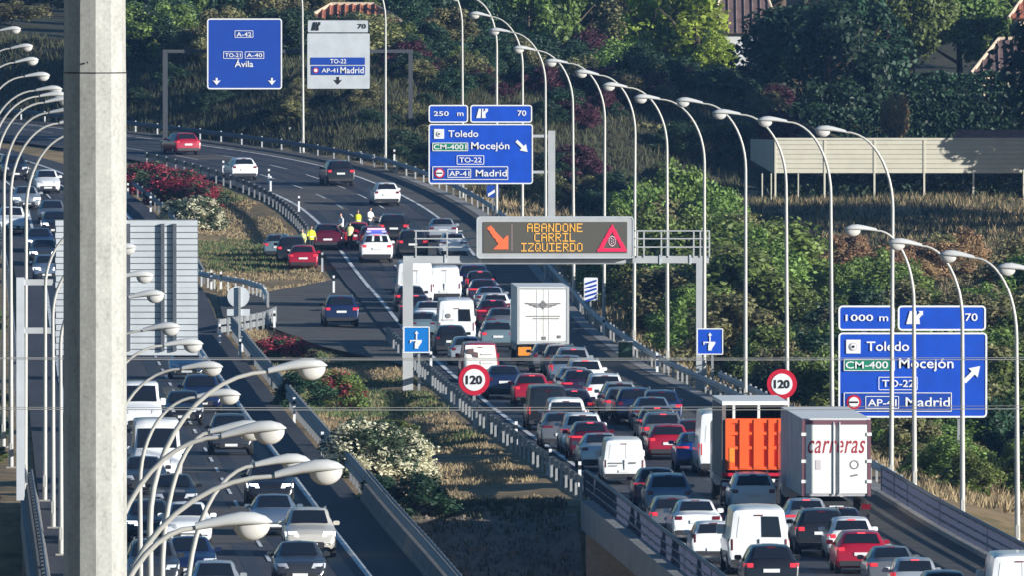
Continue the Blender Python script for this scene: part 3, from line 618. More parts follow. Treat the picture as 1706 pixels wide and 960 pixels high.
# (kind, colour, px centre, row, 'T' = row of the roof / 'B' = row where the rear wheels stand, label, options)
RC = [
 ('hatch','red',314,258,'B','red hatchback farthest up the bend, near the far guard rail',dict(lit='tail')),
 ('hatch','white',408,300,'B','white hatchback on the far bend beside the red oleander bank',{}),
 ('suv','black',568,310,'B','black tall car alone on the bend ahead of the white hatchback',dict(lit='tail')),
 ('hatch','white',645,343,'B','white hatchback driving off just past the crash scene',{}),
 ('suv','black',656,358,'T','black tall car passing right of the crashed red cars',dict(lit='tail')),
 ('hatch','dark_red',622,374,'T','dark red hatchback just ahead of the police car',{}),
 ('hatch','red',590,412,'B','crashed bright red hatchback with people in yellow vests around it',dict(lit='tail')),
 ('hatch','dark_red',552,374,'T','dark red car stopped left of the crashed red hatchback',{}),
 ('sedan','silver',738,364,'T','silver sedan above the gantry railing, ahead of a white hatchback',{}),
 ('hatch','white',756,388,'T','white hatchback just above the left end of the gantry beam',{}),
 ('suv','black',688,384,'T','black car with red lamps seen through the gantry railing',dict(lit='tail')),
 ('bigvan','white',692,437,'T','large white panel van directly under the left end of the gantry',dict(blind=True)),
 ('van','white',740,441,'T','narrow white van right of the large white van under the gantry',dict(blind=True)),
 ('suv','navy',790,440,'T','navy tall car just under the left corner of the message board',{}),
 ('hatch','black',800,451,'T','black hatchback with lit brake lamp below the message board',dict(lit='brake')),
 ('hatch','plum',806,467,'T','plum coloured hatchback, next car down from the black one with lit brake lamp',dict(lit='tail')),
 ('sedan','silver',818,479,'T','silver sedan beside the upper left edge of the white box truck',{}),
 ('hatch','white',826,489,'T','white hatchback left of the white box truck, half way up its door',{}),
 ('hatch','dark_red',822,501,'T','dark red hatchback left of the emblem on the white box truck',dict(lit='brake')),
 ('hatch','grey',838,517,'T','grey hatchback tight beside the lower left of the white box truck',{}),
 ('suv','teal_grey',830,534,'T','grey tall car with lit red lamps left of the white box truck wheels',dict(lit='tail')),
 ('hatch','black',684,477,'T','black hatchback with red lamps in the fast lane beside the gantry leg',dict(lit='tail')),
 ('hatch','plum',694,495,'T','plum hatchback partly hidden by the gantry leg',dict(lit='brake')),
 ('sedan','white',716,504,'T','white sedan between the gantry leg and the big white van',{}),
 ('hatch','teal_grey',706,522,'T','teal grey hatchback just above the square blue lane sign',{}),
 ('bigvan','white',761,497,'T','tall white van with a small emblem and one darker door window, mid queue',dict(blind='RW-1', emblem=True)),
 ('hatch','black',752,546,'T','black hatchback close behind the tall white van with the emblem',{}),
 ('hatch','silver',778,562,'T','silver hatchback just ahead of the white and red small van',{}),
 ('van','red',800,570,'T','small van with white rear doors and red side beside the 120 sign',dict(logo=True, scale=0.93)),
 ('hatch','grey',916,573,'T','dark grey car right behind the white box truck',{}),
 ('estate','dark_grey',936,578,'T','dark estate car right of the box truck number plates',{}),
 ('suv','silver',956,580,'T','silver tall car with brake lamp, first after the box truck on the right',dict(lit='brake')),
 ('hatch','steel_blue',945,593,'T','bluish silver hatchback in the tight row behind the box truck',dict(lit='tail')),
 ('suv','white',976,602,'T','wide white tall car in the right lane below the silver one',dict(lit='brake')),
 ('hatch','silver',958,613,'T','silver hatchback with pale roof right of the red hatchback',{}),
 ('hatch','plum',967,621,'T','plum hatchback with lit brake strip above the big black people carrier',dict(lit='brake')),
 ('suv','white',1009,624,'T','white tall car with dark rear window in the right lane by the verge',dict(lit='tail')),
 ('sedan','navy',841,614,'T','navy sedan just right of the 120 sign in the median',{}),
 ('hatch','red',887,626,'T','bright red hatchback with lit brake lamp right of the navy sedan',dict(lit='brake')),
 ('van','black',913,643,'T','big black people carrier in the middle of the queue',dict(lit='tail', scale=0.93)),
 ('hatch','plum',958,652,'T','plum car half hidden by the big black people carrier',dict(lit='brake')),
 ('estate','silver',1034,640,'T','silver estate in the right lane above the navy pair',dict(lit='tail')),
 ('hatch','grey',1040,648,'T','grey hatchback with glowing left tail lamp',dict(lit='tail')),
 ('suv','navy',1062,650,'T','navy tall car, left one of the navy pair',{}),
 ('suv','navy',1103,651,'T','navy tall car, right one of the navy pair by the guard rail',dict(lit='tail')),
 ('sedan','steel_blue',1088,662,'T','steel blue sedan in front of the navy pair',{}),
 ('hatch','plum',1096,680,'T','plum hatchback with lit centre lamp under the upper power cable',dict(lit='brake')),
 ('suv','grey',1106,688,'T','grey tall car with glowing tail lamps just ahead of the large red hatchback',dict(lit='brake')),
 ('hatch','red',1116,708,'T','large red hatchback with white plate left of the orange truck',dict(lit='tail', scale=1.02)),
 ('hatch','dark_red',1158,700,'T','dark red car mostly hidden right of the large red hatchback',{}),
 ('hatch','blue',1164,724,'T','bright blue hatchback squeezed left of the orange truck',dict(lit='tail')),
 ('bigvan','white',1206,690,'T','white van mostly hidden behind the orange truck',dict(blind=True, lit='tail')),
 ('mpv','white',944,664,'T','white family car with light rear window, fast lane below the black people carrier',{}),
 ('hatch','grey',936,690,'T','grey hatchback in the fast lane partly behind a white one',{}),
 ('suv','white',972,693,'T','white tall car ahead of the dark red hatchback in the fast lane',dict(lit='tail')),
 ('hatch','dark_red',985,708,'T','dark red hatchback ahead of the silver sedan and white cargo van',dict(lit='brake')),
 ('sedan','silver',1002,727,'T','silver sedan just ahead of the plain white cargo van',{}),
 ('van','white',1040,809,'B','plain white windowless cargo van in the fast lane at the bridge start',dict(blind=True, scale=0.88)),
 ('hatch','dark_red',1095,783,'T','dark red hatchback just behind the plain white cargo van',dict(lit='tail')),
 ('suv','steel_blue',1115,793,'T','steel blue tall car with large rear window on the bridge',{}),
 ('hatch','grey',1122,832,'T','grey hatchback between the steel blue car and the white sedan on the bridge',dict(lit='tail')),
 ('sedan','white',1162,838,'T','white sedan with dark rear window beside the blue parapet',dict(scale=1.03)),
 ('hatch','white',1190,869,'T','white hatchback nearest the blue parapet, left of the white van',{}),
 ('van','white',1265,849,'T','white van with one dark and one white rear window at the lower edge',dict(blind='RW-1', scale=1.08)),
 ('hatch','black',1286,914,'T','black hatchback at the bottom edge behind the white van with windows',dict(lit='tail', scale=1.05)),
 ('suv','white',1256,789,'T','white tall car right below the orange truck',{}),
 ('hatch','plum',1246,776,'T','plum car tucked under the tailgate of the orange truck',{}),
 ('hatch','silver',1346,837,'T','silver hatchback with lit brake lamp behind the white semi trailer',dict(lit='brake')),
 ('suv','black',1368,847,'T','black tall car with lit tail lamps, right lane lower right',dict(lit='tail')),
 ('sedan','plum',1408,857,'T','plum sedan ahead of the white one, right lane lower right',{}),
 ('hatch','white',1420,867,'T','white hatchback just ahead of the large red car, lower right',dict(lit='brake')),
 ('hatch','red',1437,886,'T','large red car with lit centre lamp, lower right corner of the queue',dict(lit='brake', scale=1.03)),
 ('sedan','grey',1489,915,'T','grey sedan behind the large red car, lower right',dict(lit='tail')),
 ('hatch','silver',1526,935,'T','silver hatchback with lit brake lamp at the bottom edge, right lane',dict(lit='brake')),
 ('hatch','dark_grey',1576,953,'T','dark roof of a car cut by the bottom edge, lower right',{}),
 ('van','white',1700,926,'T','white van cut off by the lower right corner of the view',dict(blind=True)),
]
_vr = random.Random(21)
RC = [((_vr.choice(['hatch', 'hatch', 'city', 'crossover', 'crossover']) if c[0] == 'hatch' and c[4] == 'T' and c[6].get('scale', 1) == 1 else c[0]),) + c[1:] for c in RC]
plist = []
for c in RC:
    kind, colr, px, row, mode, label, op = c; sc = op.get('scale', 1.0); H = SPEC[kind]['H'] * sc
    D = D_of_y(row) if mode == 'B' else D_roof(row, H)
    plist.append([D, PX(px, D), c, mode == 'B'])
# crossover car and the three parked on the grass are placed singly; relax the queue so that nothing overlaps
trucks_px = [(904, 612, 8.5), (1258, 848, 10.0), (1394, 880, 16.0)]
blocks = [[D_of_y(y), PX(x, D_of_y(y)), L] for x, y, L in trucks_px]
for it in range(80):
    plist.sort(key=lambda a: a[0])
    for i in range(len(plist)):
        for j in range(i + 1, len(plist)):
            a, b = plist[i], plist[j]
            La = SPEC[a[2][0]]['L'] * a[2][6].get('scale', 1.0); gap = b[0] - a[0] - (La + 0.35)
            if gap > 0: continue
            xa = a[1] + slope(R_L, R_R, a[0]) * (b[0] - a[0])
            wsum = (SPEC[a[2][0]]['W'] + SPEC[b[2][0]]['W']) * 1.02 + 0.12
            if abs(b[1] - xa) < wsum:
                # sideways if nearly clear, else along the lane
                if wsum - abs(b[1] - xa) < 0.45:
                    d = (wsum - abs(b[1] - xa)) / 2 * (1 if b[1] > xa else -1); a[1] -= d; b[1] += d
                else:
                    s_ = -gap * 0.5
                    if not a[3]: a[0] -= s_
                    if not b[3]: b[0] += s_
        for bl in blocks:
            a = plist[i]; La = SPEC[a[2][0]]['L']
            xt = bl[1] + slope(R_L, R_R, bl[0]) * (a[0] - bl[0])
            if a[0] < bl[0] + bl[2] + 0.5 and a[0] + La + 0.5 > bl[0] and abs(a[1] - xt) < SPEC[a[2][0]]['W'] + 1.4:
                ov = SPEC[a[2][0]]['W'] + 1.4 - abs(a[1] - xt)
                if ov < 0.9: a[1] += ov * (1 if a[1] > xt else -1)
                elif a[0] < bl[0]: a[0] = bl[0] - La - 0.5
                else: a[0] = bl[0] + bl[2] + 0.5
for D, X, c, _b in plist:
    kind, colr, px, row, mode, label, op = c
    rz = -math.atan(slope(R_L, R_R, D))
    op2 = {k: v for k, v in op.items() if k in ('lit', 'blind', 'scale')}
    r = put(kind, colr, (X, D, zr(D) + 0.004), rz, label, **op2)
    _v = random.Random(label); r.scale = (r.scale[0] * (0.97 + 0.06 * _v.random()), r.scale[1] * (0.97 + 0.06 * _v.random()), r.scale[2] * (0.965 + 0.08 * _v.random()))
    sp = SPEC[kind]
    if op.get('emblem'):
        b = MB(); ring = [(0.0 - 0.45 + 0.13 * math.cos(2*math.pi*k/16), 1.65 + 0.13 * math.sin(2*math.pi*k/16)) for k in range(16)]; b.prism(ring, -0.005, 0.05); b.build('emblem', 'print_grey', r)
        b = MB(); b.prism(rrect(-0.78, 1.42, -0.14, 1.47, 0.02, 2), -0.01, 0.04); b.build('print_line', 'print_faint', r)
    if op.get('logo'):
        b = MB(); face_patch(b, sp, 0.72, 2.0, -0.99, 0.99, 'rear', off=0.03, m=0.0); b.build('rear_door_panel', 'box_white', r, smooth=60)
        b = MB(); b.prism([(-0.68,1.80),(-0.35,1.84),(-0.33,1.66),(-0.12,1.62),(-0.10,1.36),(-0.34,1.38),(-0.38,1.54),(-0.68,1.58)], -0.02, 0.04); b.build('emblem', 'print_brown', r)
        b = MB(); b.prism(rrect(0.05, 1.5, 0.62, 1.56, 0.02, 2), -0.012, 0.05); b.prism(rrect(0.05, 1.02, 0.62, 1.08, 0.02, 2), -0.012, 0.05); b.build('print_line', 'print_faint', r)
    if kind == 'van' and label.startswith('plain white'):
        b = MB(); b.prism(rrect(-0.7, 0.98, -0.05, 1.03, 0.02, 2), -0.03, 0.05); b.prism(rrect(-0.7, 0.86, -0.3, 0.90, 0.02, 2), -0.03, 0.05); b.prism(rrect(0.25, 0.98, 0.55, 1.05, 0.02, 2), -0.03, 0.05); b.build('print_line', 'print_grey', r)

# cars on the grass and in the crossover
pk = [('hatch','teal_grey',463,424,'blue grey car parked on the grass, leftmost of three',-0.05),('suv','black',486,433,'black car parked on the grass between the blue grey and red ones',-0.03),('hatch','red',505,443,'bright red car parked on the grass in front of a black one',-0.02)]
for kind, colr, px, row, label, dr in pk:
    p = G(px, row); p.z = terrain(p.x, p.y) + 0.02; put(kind, colr, p, -math.atan(slope(R_L, R_R, p.y)) + dr, label, lit='tail')
p = G(569, 545); put('suv', 'navy', Vector((p.x, p.y, zr(p.y) - 0.04)), 0.06, 'navy tall car alone in the median crossover', lit='tail', scale=1.02)
# police car
p = G(628, 438); pol = put('suv', 'white', Vector((p.x, p.y, zr(p.y) + 0.004)), -math.atan(slope(R_L, R_R, p.y)), 'white police car with light bar behind the crashed red hatchback', lit='brake', scale=1.05)
pol.name = 'police_car'; pol['category'] = 'police car'
b = MB(); b.prism(rrect(-0.58, 1.70, 0.58, 1.84, 0.05, 2), 1.15, 1.5); lb = b.build('light_bar', 'blue_light', pol)
b = MB(); b.box(-0.55, -0.30, 1.12, 1.16, 1.72, 1.82); b.box(0.30, 0.55, 1.12, 1.16, 1.72, 1.82); b.build('lamp', 'headlamp', pol)
b = MB(); b.box(-0.5, 0.5, 1.2, 1.45, 1.86, 1.97); b.build('message_box', 'pink_light', pol)
b = MB(); face_patch(b, SPEC['suv'], 1.22, 1.5, -0.45, -0.25, 'rear', off=0.035); face_patch(b, SPEC['suv'], 1.22, 1.5, 0.3, 0.5, 'rear', off=0.035); b.build('equipment', 'plate', pol)

# oncoming cars: px/row give the front bumper (B) or roof (T)
LC = [
 ('sedan','dark_grey',500,908,'dark grey sedan nearest the camera in the oncoming right-hand lane',dict()),
 ('suv','beige',517,852,'beige tall car with roof and dark grille, oncoming lane by the parapet',dict(head=True)),
 ('sedan','steel_blue',458,829,'steel blue sedan just behind the beige oncoming car',dict()),
 ('suv','black',450,774,'black car with lit headlamps under a big lamp head, oncoming lane',dict(head=True)),
 ('suv','dark_grey',385,694,'dark tall car passing under the power cables in the oncoming lanes',dict()),
 ('hatch','silver',360,941,'silver roof of an oncoming car cut by the bottom edge',dict()),
 ('sedan','navy',318,900,'navy oncoming sedan with bright bonnet corner beside lamp posts',dict()),
 ('hatch','white',315,838,'white oncoming hatchback behind thick lamp posts',dict()),
 ('bigvan','white',262,703,'white oncoming van with big windscreen right of the mast',dict()),
 ('sedan','black',290,795,'black oncoming sedan in front of the white van',dict()),
 ('van','white',233,640,'white oncoming van half hidden by the bright side of the mast',dict()),
 ('suv','navy',336,628,'navy oncoming car below the sign back and lamp heads',dict(head=True)),
 ('hatch','silver',311,583,'silver oncoming hatchback just below the large ribbed sign back',dict()),
 ('hatch','black',306,655,'black oncoming hatchback below the navy one in the middle lane',dict()),
 ('sedan','dark_grey',240,765,'dark oncoming sedan beside the mast, below the white van',dict()),
 ('hatch','black',246,842,'black oncoming hatchback between the mast and the thick lamp posts',dict(head=True)),
 ('suv','dark_grey',255,905,'dark oncoming tall car beside the mast at the bottom',dict()),
 ('hatch','white',80,283,'white oncoming car near the top left, right lane',dict()),
 ('suv','black',26,258,'dark oncoming car at the left edge beside lamp poles',dict()),
 ('sedan','silver',45,311,'silver oncoming sedan left of the mast, below the arching lamp arms',dict(head=True)),
 ('hatch','grey',88,334,'grey oncoming hatchback just left of the mast',dict()),
 ('hatch','black',92,352,'black oncoming hatchback just left of the mast above the sign back',dict(head=True)),
 ('suv','white',20,345,'white oncoming tall car by the left edge of the view',dict()),
 ('sedan','navy',66,381,'navy oncoming sedan left of the ribbed sign back',dict(head=True)),
 ('hatch','dark_grey',74,399,'dark oncoming hatchback beside the ribbed sign back, left lane',dict(head=True)),
 ('hatch','steel_blue',78,425,'steel blue oncoming hatchback, last one above the left support beam',dict(head=True)),
]
ll = []
for kind, colr, px, row, label, op in LC:
    if kind == 'hatch': kind = _vr.choice(['hatch', 'city', 'crossover'])
    D = D_roof(row, SPEC[kind]['H']); ll.append([D, PX(px, D), kind, colr, label, op])
for it in range(60):
    ll.sort(key=lambda a: a[0])
    for i in range(len(ll)):
        for j in range(i + 1, len(ll)):
            a, b_ = ll[i], ll[j]; gap = b_[0] - a[0] - SPEC[a[2]]['L'] - 0.5
            if gap < 0 and abs(b_[1] - a[1] - slope(L_L, L_R, a[0]) * (b_[0] - a[0])) < 1.95:
                a[0] += gap * 0.5; b_[0] -= gap * 0.5
for D, X, kind, colr, label, op in ll:
    L = SPEC[kind]['L']; k = slope(L_L, L_R, D); a = math.atan(k)
    put(kind, colr, (X + math.sin(a) * L, D + math.cos(a) * L, zr(D) + 0.004), math.pi - a, label, head=op.get('head', False))

# ------------------------------------------------------------------ lettering helper
def text_mesh(s, shear=0.0, bold=0.0, space=1.0):
    cu = bpy.data.curves.new('txt', 'FONT'); cu.body = s; cu.size = 1.0; cu.shear = shear; cu.offset = bold; cu.space_character = space; cu.resolution_u = 3; cu.fill_mode = 'FRONT'
    o = bpy.data.objects.new('txt', cu); col.objects.link(o)
    dg = bpy.context.evaluated_depsgraph_get(); me = bpy.data.meshes.new_from_object(o.evaluated_get(dg))
    bpy.data.objects.remove(o); bpy.data.curves.remove(cu); return me
def text_fit(s, x0, z0, x1, z1, y, matn, parent, shear=0.0, bold=0.0, name='lettering', space=1.0):
    """lettering in the XZ plane facing the camera (-Y), fitted into the box x0..x1, z0..z1 in the parent's space"""
    me = text_mesh(s, shear, bold, space); n = len(me.vertices); co = np.empty(n * 3); me.vertices.foreach_get('co', co); co = co.reshape(-1, 3)
    mn, mx = co.min(0), co.max(0); out = np.empty_like(co)
    out[:, 0] = x0 + (co[:, 0] - mn[0]) / (mx[0] - mn[0]) * (x1 - x0); out[:, 1] = y; out[:, 2] = z0 + (co[:, 1] - mn[1]) / (mx[1] - mn[1]) * (z1 - z0)
    me.vertices.foreach_set('co', out.ravel()); me.materials.clear(); me.materials.append(MATS[matn]); me.update()
    return link(name, me, parent)

# ------------------------------------------------------------------ trucks
def truck_base(name, px, row, label, L, W=2.5, H=4.0, floor=1.15, cab=True):
    D = D_of_y(row); X = PX(px, D); r = empty(name, (X, D, zr(D) + 0.004), -math.atan(slope(R_L, R_R, D))); tag(r, label, 'truck'); hw = W / 2
    b = MB(); b.box(-0.45, 0.45, 0.15, L + 1.2, 0.62, 0.95); b.box(-hw + 0.1, hw - 0.1, 0.02, 0.16, 0.45, 0.62); b.build('chassis', 'trim', r)
    for sg in (-1, 1):
        for yy in ([1.6, 2.95, 4.3] if L > 12 else [2.0]) + [L + 1.0]:
            o = link('wheel', WHEEL['truck'], r); o.location = (sg * (hw - 0.2), yy, 0)
        b = MB(); b.box(sg * hw - 0.35 if sg > 0 else -hw, hw if sg > 0 else -hw + 0.35, 0.0, 0.1, 0.66, 0.86); b.build('tail_light', 'tail_red', r)
        b = MB(); b.box(sg * (hw - 0.2) - 0.18, sg * (hw - 0.2) + 0.18, 0.55, 0.6, 0.15, 0.75); b.build('mud_flap', 'trim', r)
    b = MB(); y0 = L + 0.25; b.prism([(0, 0)] * 0 + rrect(-hw + 0.05, 0.6, hw - 0.05, 3.1, 0.2), y0, y0 + 2.0); b.build('cab', 'paint_white', r, smooth=40)
    b = MB(); b.box(-0.26, 0.26, -0.02, 0.03, 0.68, 0.80); b.build('licence_plate', 'plate', r)
    return r, hw
# white box truck
r, hw = truck_base('box_truck', 905, 612, 'white box truck with winged emblem on its rear doors, mid queue', 8.0, 2.6)
b = MB(); b.box(-hw, hw, 0.06, 8.0, 1.12, 4.02); bx = b.build('cargo_box', 'box_white', r)
for sg in (-1, 1):
    b = MB(); b.box(0.012 if sg > 0 else -hw + 0.13, hw - 0.13 if sg > 0 else -0.012, 0.02, 0.07, 1.28, 3.86); d = b.build('rear_door', 'box_white', r)
    b = MB(); b.tube([(sg * 0.3, 0.012, 1.3), (sg * 0.3, 0.012, 3.84)], 0.012, 6); b.build('lock_bar', 'box_white', d)
    b = MB(); b.box(sg * hw - 0.13 if sg > 0 else -hw, hw if sg > 0 else -hw + 0.13, 0.0, 0.08, 1.12, 4.02); b.build('corner_post', 'light_grey_paint', r)
b = MB(); b.box(-hw + 0.14, hw - 0.14, 0.0, 0.09, 3.88, 4.0); b.box(-hw + 0.14, hw - 0.14, 0.0, 0.09, 1.13, 1.25); b.build('door_frame', 'light_grey_paint', r)
b = MB()
for sg in (-1, 1):
    for k, (w_, z_) in enumerate([(0.92, 3.16), (0.72, 3.08), (0.5, 3.0)]): b.prism([(sg * 0.12, z_), (sg * w_, z_ + 0.03), (sg * (w_ - 0.1), z_ - 0.035), (sg * 0.14, z_ - 0.045)], -0.005, 0.018)
b.prism([(0, 3.32), (0.2, 3.09), (0, 2.86), (-0.2, 3.09)], -0.005, 0.018); b.build('emblem', 'print_grey', r)
b = MB(); b.prism(rrect(-0.85, 2.50, 0.85, 2.54, 0.01, 1), -0.005, 0.018); b.prism(rrect(-0.5, 2.38, 0.8, 2.42, 0.01, 1), -0.005, 0.018); b.build('print_line', 'print_grey', r)
b = MB(); b.box(-0.05, 0.14, -0.01, 0.05, 1.35, 1.50); b.box(0.72, 0.88, -0.01, 0.05, 1.42, 1.56); b.build('door_label', 'print_grey', r)
b = MB(); b.box(-hw + 0.05, -hw + 0.70, -0.04, 0.02, 0.55, 0.98); b.build('marker_board', 'orange_plate', r); b = MB(); b.box(-hw + 0.74, -hw + 0.98, -0.04, 0.02, 0.62, 0.84); b.build('marker_plate', 'plate', r)
# orange truck
r, hw = truck_base('orange_truck', 1258, 848, 'truck with ribbed orange tailgate and raised white roof, right lane', 7.2, 2.5)
b = MB(); b.box(-hw, -hw + 0.06, 0.1, 7.1, 1.2, 3.9); b.build('side_wall', 'side_brown', r)
b = MB(); b.box(hw - 0.06, hw, 0.1, 7.1, 1.2, 3.9); b.build('side_wall', 'side_brown', r)
b = MB(); b.box(-hw, hw, 0.05, 7.2, 3.93, 4.08); b.build('roof', 'box_white', r)
b = MB(); b.box(-hw + 0.07, hw - 0.07, 6.9, 7.1, 1.2, 3.9); b.box(-hw + 0.07, hw - 0.07, 0.3, 6.9, 1.1, 1.2); b.build('cargo_bed', 'trim', r)
for sx in (-hw + 0.06, -0.8, 0.15, hw - 0.06):
    b = MB(); b.box(sx - 0.05, sx + 0.05, 0.08, 0.18, 3.42, 3.93); b.build('roof_post', 'box_white', r)
b = MB(); b.box(-hw + 0.16, hw - 0.16, 0.06, 0.14, 1.45, 3.42); tgt = b.build('tailgate', 'orange_body', r)
for i, sx in enumerate([-1.02, -0.42, 0.12, 0.62, 1.0]):
    b = MB(); b.box(sx - 0.11 - (0.06 if i in (1, 2) else 0), sx + 0.11 + (0.06 if i in (1, 2) else 0), -0.05, 0.06, 1.5, 3.38); b.build('rib', 'orange_body', tgt)
for z_ in (1.52, 2.3, 2.85, 3.3):
    b = MB(); b.box(-hw + 0.16, hw - 0.16, -0.01, 0.055, z_ - 0.06, z_ + 0.06); b.build('cross_rib', 'orange_body', tgt)
b = MB(); b.box(-0.98, -0.78, -0.07, -0.045, 1.75, 2.3); b.build('reflector', 'orange_plate', tgt)
b = MB(); b.box(-hw, hw, -0.02, 0.2, 1.22, 1.34); b.build('rear_beam', 'sign_red', r)
for sg in (-1, 1):
    b = MB(); b.box(sg * hw - 0.14 if sg > 0 else -hw - 0.01, hw + 0.01 if sg > 0 else -hw + 0.14, 0.02, 0.2, 1.34, 3.93); b.build('corner_post', 'side_brown', r)
# white semi trailer with red name
r, hw = truck_base('semi_trailer_truck', 1394, 880, 'white semi trailer with red lettering on its rear doors, lower right', 13.4, 2.55)
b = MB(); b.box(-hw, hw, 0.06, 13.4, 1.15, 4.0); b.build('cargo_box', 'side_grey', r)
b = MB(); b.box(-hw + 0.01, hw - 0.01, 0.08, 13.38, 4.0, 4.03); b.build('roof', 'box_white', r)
for sg in (-1, 1):
    b = MB(); b.box(0.05 if sg > 0 else -hw + 0.13, hw - 0.13 if sg > 0 else -0.05, 0.015, 0.07, 1.25, 3.80); d = b.build('rear_door', 'box_white', r)
    for q in (0.11,):
        b = MB(); b.tube([(sg * q, -0.01, 1.2), (sg * q, -0.01, 3.9)], 0.03, 6); b.build('lock_bar', 'light_grey_paint', d)
    for z_ in (1.7, 2.45, 3.45):
        b = MB(); b.box(sg * (hw - 0.06) - 0.09, sg * (hw - 0.06) + 0.09, -0.03, 0.03, z_ - 0.06, z_ + 0.06); b.build('hinge', 'box_white', d)
    b = MB(); b.box(sg * hw - 0.12 if sg > 0 else -hw - 0.005, hw + 0.005 if sg > 0 else -hw + 0.12, 0.0, 0.1, 1.15, 3.99); b.build('corner_post', 'frame_maroon', r)
b = MB(); b.box(-hw + 0.13, hw - 0.13, 0.0, 0.1, 3.83, 3.97); b.build('door_header', 'frame_maroon', r)
text_fit('carreras', -1.07, 2.74, 1.07, 3.22, 0.008, 'print_red', r, shear=0.3, bold=0.006, space=1.08)
b = MB(); b.box(-0.78, -0.58, 0.0, 0.03, 2.14, 2.50); b.build('placard', 'print_faint', r)
b = MB(); ro = [(0.66 + 0.17 * math.cos(2*math.pi*k/20), 2.32 + 0.17 * math.sin(2*math.pi*k/20)) for k in range(20)]; ri = [(0.66 + 0.125 * math.cos(2*math.pi*k/20), 2.32 + 0.125 * math.sin(2*math.pi*k/20)) for k in range(20)]
b.add([(x, 0.005, z) for x, z in ro] + [(x, 0.005, z) for x, z in ri], [(k, (k+1) % 20, 20 + (k+1) % 20, 20 + k) for k in range(20)]); b.build('speed_disc', 'print_grey', r)
b = MB(); b.prism([(0.52, 1.86), (0.80, 1.92), (0.78, 1.98), (0.54, 1.93)], 0.0, 0.02); b.build('door_mark', 'print_grey', r)

# ------------------------------------------------------------------ traffic signs
class SignFrame:
    """works in metres relative to a root at the sign's own distance; sizes were measured in photo pixels"""
    def __init__(s, name, px, D, label, cat='road sign', group=None):
        s.D = D; s.k = D / F; s.px = px; z0 = terrain(PX(px, D), D); s.root = empty(name, (PX(px, D), D, z0)); s.z0 = z0; tag(s.root, label, cat, group)
    def X(s, px): return (px - s.px) * s.k
    def Z(s, py): return HC - (py - YH) * s.k - s.z0
    def rect(s, x0, y0, x1, y1, layer, matn, name, r=3.0, th=0.03, parent=None, n=4):
        b = MB(); y = -0.022 * layer; b.prism(rrect(s.X(x0), s.Z(y1), s.X(x1), s.Z(y0), max(0.004, r * s.k), n), y, y + th); return b.build(name, matn, parent or s.root)
    def border(s, x0, y0, x1, y1, layer, matn, r=6.0, w=2.6, parent=None):
        b = MB(); y = -0.022 * layer
        o = rrect(s.X(x0), s.Z(y1), s.X(x1), s.Z(y0), r * s.k, 5); i = rrect(s.X(x0 + w), s.Z(y1 - w), s.X(x1 - w), s.Z(y0 + w), max(0.002, (r - w) * s.k), 5); n = len(o)
        b.add([(x, y, z) for x, z in o] + [(x, y, z) for x, z in i], [(k, (k+1) % n, n + (k+1) % n, n + k) for k in range(n)]); return b.build('border', matn, parent or s.root)
    def poly(s, pts, layer, matn, name, parent=None):
        b = MB(); y = -0.022 * layer; b.prism([(s.X(a), s.Z(c)) for a, c in pts], y, y + 0.012); return b.build(name, matn, parent or s.root)
    def text(s, t, x0, y0, x1, y1, layer, matn, parent=None, bold=0.012): return text_fit(t, s.X(x0), s.Z(y1), s.X(x1), s.Z(y0), -0.022 * layer, matn, parent or s.root, bold=bold)
    def disc(s, cx, cy, r, layer, matn, name, parent=None, n=28):
        return s.poly([(cx + r * math.cos(2*math.pi*k/n), cy + r * math.sin(2*math.pi*k/n)) for k in range(n)], layer, matn, name, parent)
    def post(s, px, py0, w, matn='galvanised', name='post', y=0.06, down=0.4):
        b = MB(); x = s.X(px); h = w * s.k / 2; b.box(x - h, x + h, y, y + 2 * h, -down + min(0, terrain(PX(px, s.D), s.D) - s.z0), s.Z(py0)); return b.build(name, matn, s.root)

def exit_symbol(S, x0, y0, x1, y1, layer, matn, parent):
    w, h = x1 - x0, y1 - y0; q = lambda u, v: (x0 + u * w, y0 + v * h)
    S.poly([q(0, 1), q(0.38, 1), q(0.42, 0.0), q(0.22, 0.0)], layer, matn, 'exit_symbol', parent)
    S.poly([q(0.48, 1), q(0.82, 1), q(0.78, 0.55), q(0.95, 0.3), q(1, 0.34), q(1, 0.0), q(0.72, 0.0), q(0.8, 0.12), q(0.62, 0.36), q(0.62, 0.0), q(0.5, 0.0)], layer, matn, 'exit_symbol', parent)

